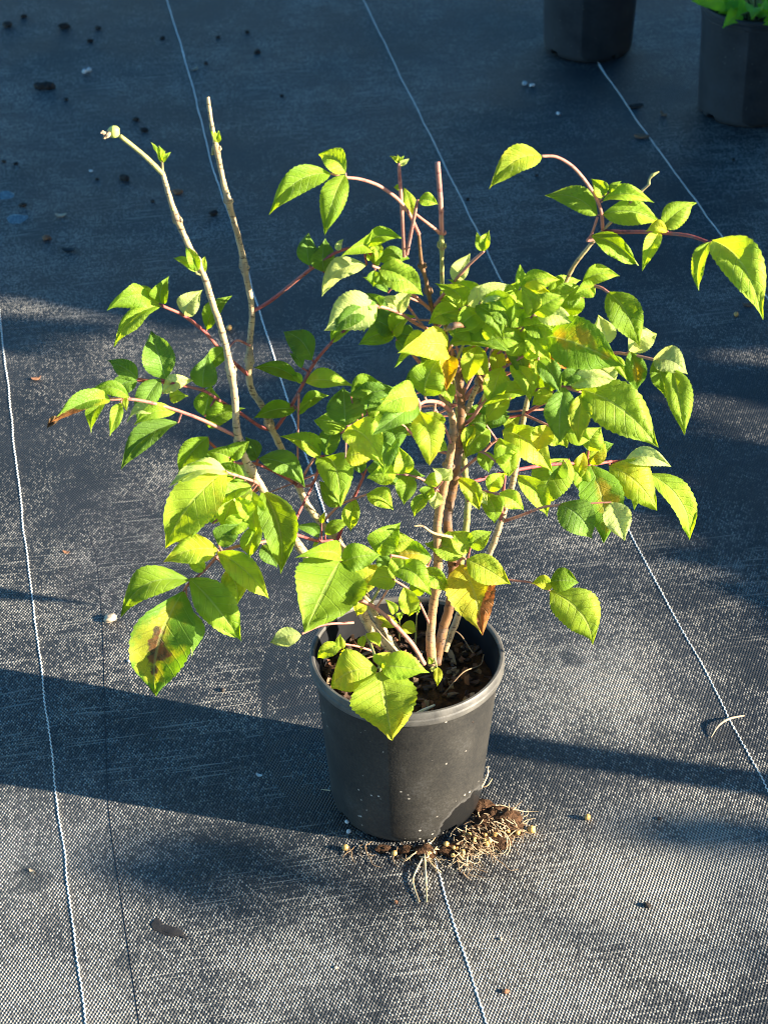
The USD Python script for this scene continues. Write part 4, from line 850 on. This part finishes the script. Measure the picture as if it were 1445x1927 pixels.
for px, py, sz in ((15, 48, 19), (121, 51, 20), (45, 31, 12), (185, 53, 12), (170, 77, 11), (306, 72, 10), (387, 119, 9), (484, 98, 14), (256, 225, 12), (272, 246, 15), (402, 403, 18), (43, 387, 14), (7, 304, 10), (30, 308, 9), (235, 337, 20), (183, 337, 7), (287, 379, 9), (125, 187, 9), (410, 70, 8), (465, 60, 10), (440, 410, 8), (530, 180, 7), (640, 290, 7), (880, 375, 8), (1010, 330, 7), (1380, 300, 8)):
    own = CRUMBS.get((px, py))
    litter('soil_crumb', own or 'tiny dark soil crumb lying on the shaded far part of the cloth', 'soil crumb', px, py, sz, 'crumb', group=None if own else 'tiny dark soil crumbs scattered on the shaded cloth')
litter('bark_lump', 'dark reddish bark lump beside the left bare stem', 'bark lump', 335, 363, 18, 'brown_bit', 'crumb')
litter('dead_leaf', 'small pale tan leaf scrap above the brown pebble on the left', 'leaf scrap', 114, 406, 20, 'tan_bit', 'flake', rz=0)
litter('pebble', 'brown rounded pebble on the shaded cloth at left below the tan scrap', 'pebble', 88, 449, 16, 'brown_bit', 'crumb')
litter('dead_leaf', 'flat dark leaf scrap right of the brown pebble on the left', 'leaf scrap', 130, 471, 26, 'dry_leaf', 'flake', rz=0)
litter('pale_chip', 'pale pinkish chip next to the curved white line near the top', 'chip', 367, 130, 13, 'tan_bit', 'flake')
litter('white_grain', 'white grain on shaded cloth left of the bare stems', 'grain', 171, 322, 7, 'perlite', 'crumb')
litter('pale_chip', 'pale chip hidden partly behind the left bare stem', 'chip', 324, 405, 10, 'tan_bit', 'flake')
litter('water_drop', 'lower and larger flattened water blister on the cloth at the left edge', 'water drop', 31, 412, 38, 'water', 'drop')
litter('water_drop', 'upper flattened water blister cut by the left edge', 'water drop', 8, 368, 36, 'water', 'drop')
litter('perlite', 'left one of two white perlite bits left of the top pot', 'perlite bit', 987, 158, 12, 'perlite', 'crumb')
litter('perlite', 'right one of two white perlite bits left of the top pot', 'perlite bit', 1001, 161, 11, 'perlite', 'crumb')
litter('perlite', 'tiny white bit alone below the pair of white bits at upper right', 'perlite bit', 1050, 214, 9, 'perlite', 'crumb')
litter('bark_lump', 'dark bark strip lying across the white line below the top pot', 'bark lump', 1196, 200, 28, 'crumb', 'flake', rz=.3)
litter('dead_leaf', 'orange brown leaf scrap between the two far pots', 'leaf scrap', 1249, 215, 16, 'brown_bit', 'flake', rz=-.9)
litter('dead_leaf', 'dull brown leaf scrap beside the white line at upper right', 'leaf scrap', 1207, 257, 28, 'brown_bit', 'flake', rz=-.1)
litter('orange_grain', 'small orange grain on shaded cloth near the right edge', 'grain', 1385, 594, 9, 'bead', 'round')
litter('dead_leaf', 'dull orange flake at the right edge beside the big drooping leaflet', 'leaf scrap', 1408, 574, 22, 'brown_bit', 'flake', rz=.1)
litter('dead_leaf', 'small curled brown scrap near the left edge beside the white line', 'leaf scrap', 68, 713, 18, 'brown_bit', 'flake', rz=.3)
litter('orange_bead', 'round brown bead between the two bare stems', 'bead', 431, 620, 10, 'bead', 'round')
litter('orange_bead', 'tiny tan bead under the far right hanging leaflets', 'bead', 1208, 700, 7, 'bead', 'round') if False else None
litter('pebble', 'tan knobbly pebble on sunlit cloth left of the brown-spotted leaflet', 'pebble', 208, 1167, 24, 'tan_bit', 'crumb')
litter('bark_bit', 'small red brown bit above the tan knobbly pebble', 'bark bit', 125, 1040, 13, 'brown_bit', 'flake')
litter('white_grain', 'white grain below the brown-spotted leaflet at left', 'grain', 242, 1245, 7, 'perlite', 'crumb')
litter('white_grain', 'white grain in the shade left of the front pot', 'grain', 488, 1460, 12, 'perlite', 'flake', rz=-.3)
litter('pale_chip', 'pale tan chip on a dark damp spot at lower left', 'chip', 60, 1641, 12, 'tan_bit', 'flake', rz=-.6)
litter('dead_leaf', 'flat dark shrivelled leaf at lower left between thread and pot', 'leaf scrap', 318, 1752, 70, 'dry_leaf', 'flake', rz=-.35)
litter('orange_bead', 'orange bead lying in the shade left below the front pot', 'bead', 650, 1600, 13, 'bead', 'round')
litter('orange_bead', 'split orange bead right of the root clump', 'bead', 1000, 1566, 15, 'bead', 'round')
litter('orange_bead', 'orange bead alone on sunlit cloth well right of the root clump', 'bead', 1105, 1542, 12, 'bead', 'round')
litter('perlite', 'upper one of two white perlite grains at the left foot of the pot', 'perlite bit', 653, 1556, 8, 'perlite', 'round', up=.004)
litter('perlite', 'lower one of two white perlite grains at the left foot of the pot', 'perlite bit', 656, 1568, 9, 'perlite', 'round')
litter('bark_bit', 'dark pinkish bit at the bottom edge right of the white line', 'bark bit', 951, 1868, 14, 'brown_bit', 'crumb')
litter('bark_bit', 'tan speck on the cloth below the root clump', 'bark bit', 942, 1769, 8, 'tan_bit', 'crumb')
litter('bark_bit', 'brown speck left of the two long pale roots', 'bark bit', 744, 1699, 9, 'brown_bit', 'crumb')
litter('bark_bit', 'pale speck at the bottom of the photo left of the centre line', 'bark bit', 632, 1822, 7, 'tan_bit', 'crumb')
litter('soil_crumb', 'dark crumb on sunlit cloth at lower right', 'soil crumb', 1218, 1706, 14, 'crumb')
litter('soil_crumb', 'dark crumb below the lone orange bead at right', 'soil crumb', 1240, 1542, 9, 'crumb')
litter('soil_crumb', 'dark crumb left of the honeycomb shoe print on sunlit cloth', 'soil crumb', 419, 1300, 10, 'crumb')
obj('straw_twig', tube(spline([on(1338, 1388, .001), on(1352, 1366, .004), on(1372, 1353, .005), (on(1400, 1347, .002))], 6), [.0003, .0009, .0011, .0007], 6), M['tan_bit'],
    label='curved straw coloured twig lying across the right white line', cat='twig', smooth=True)
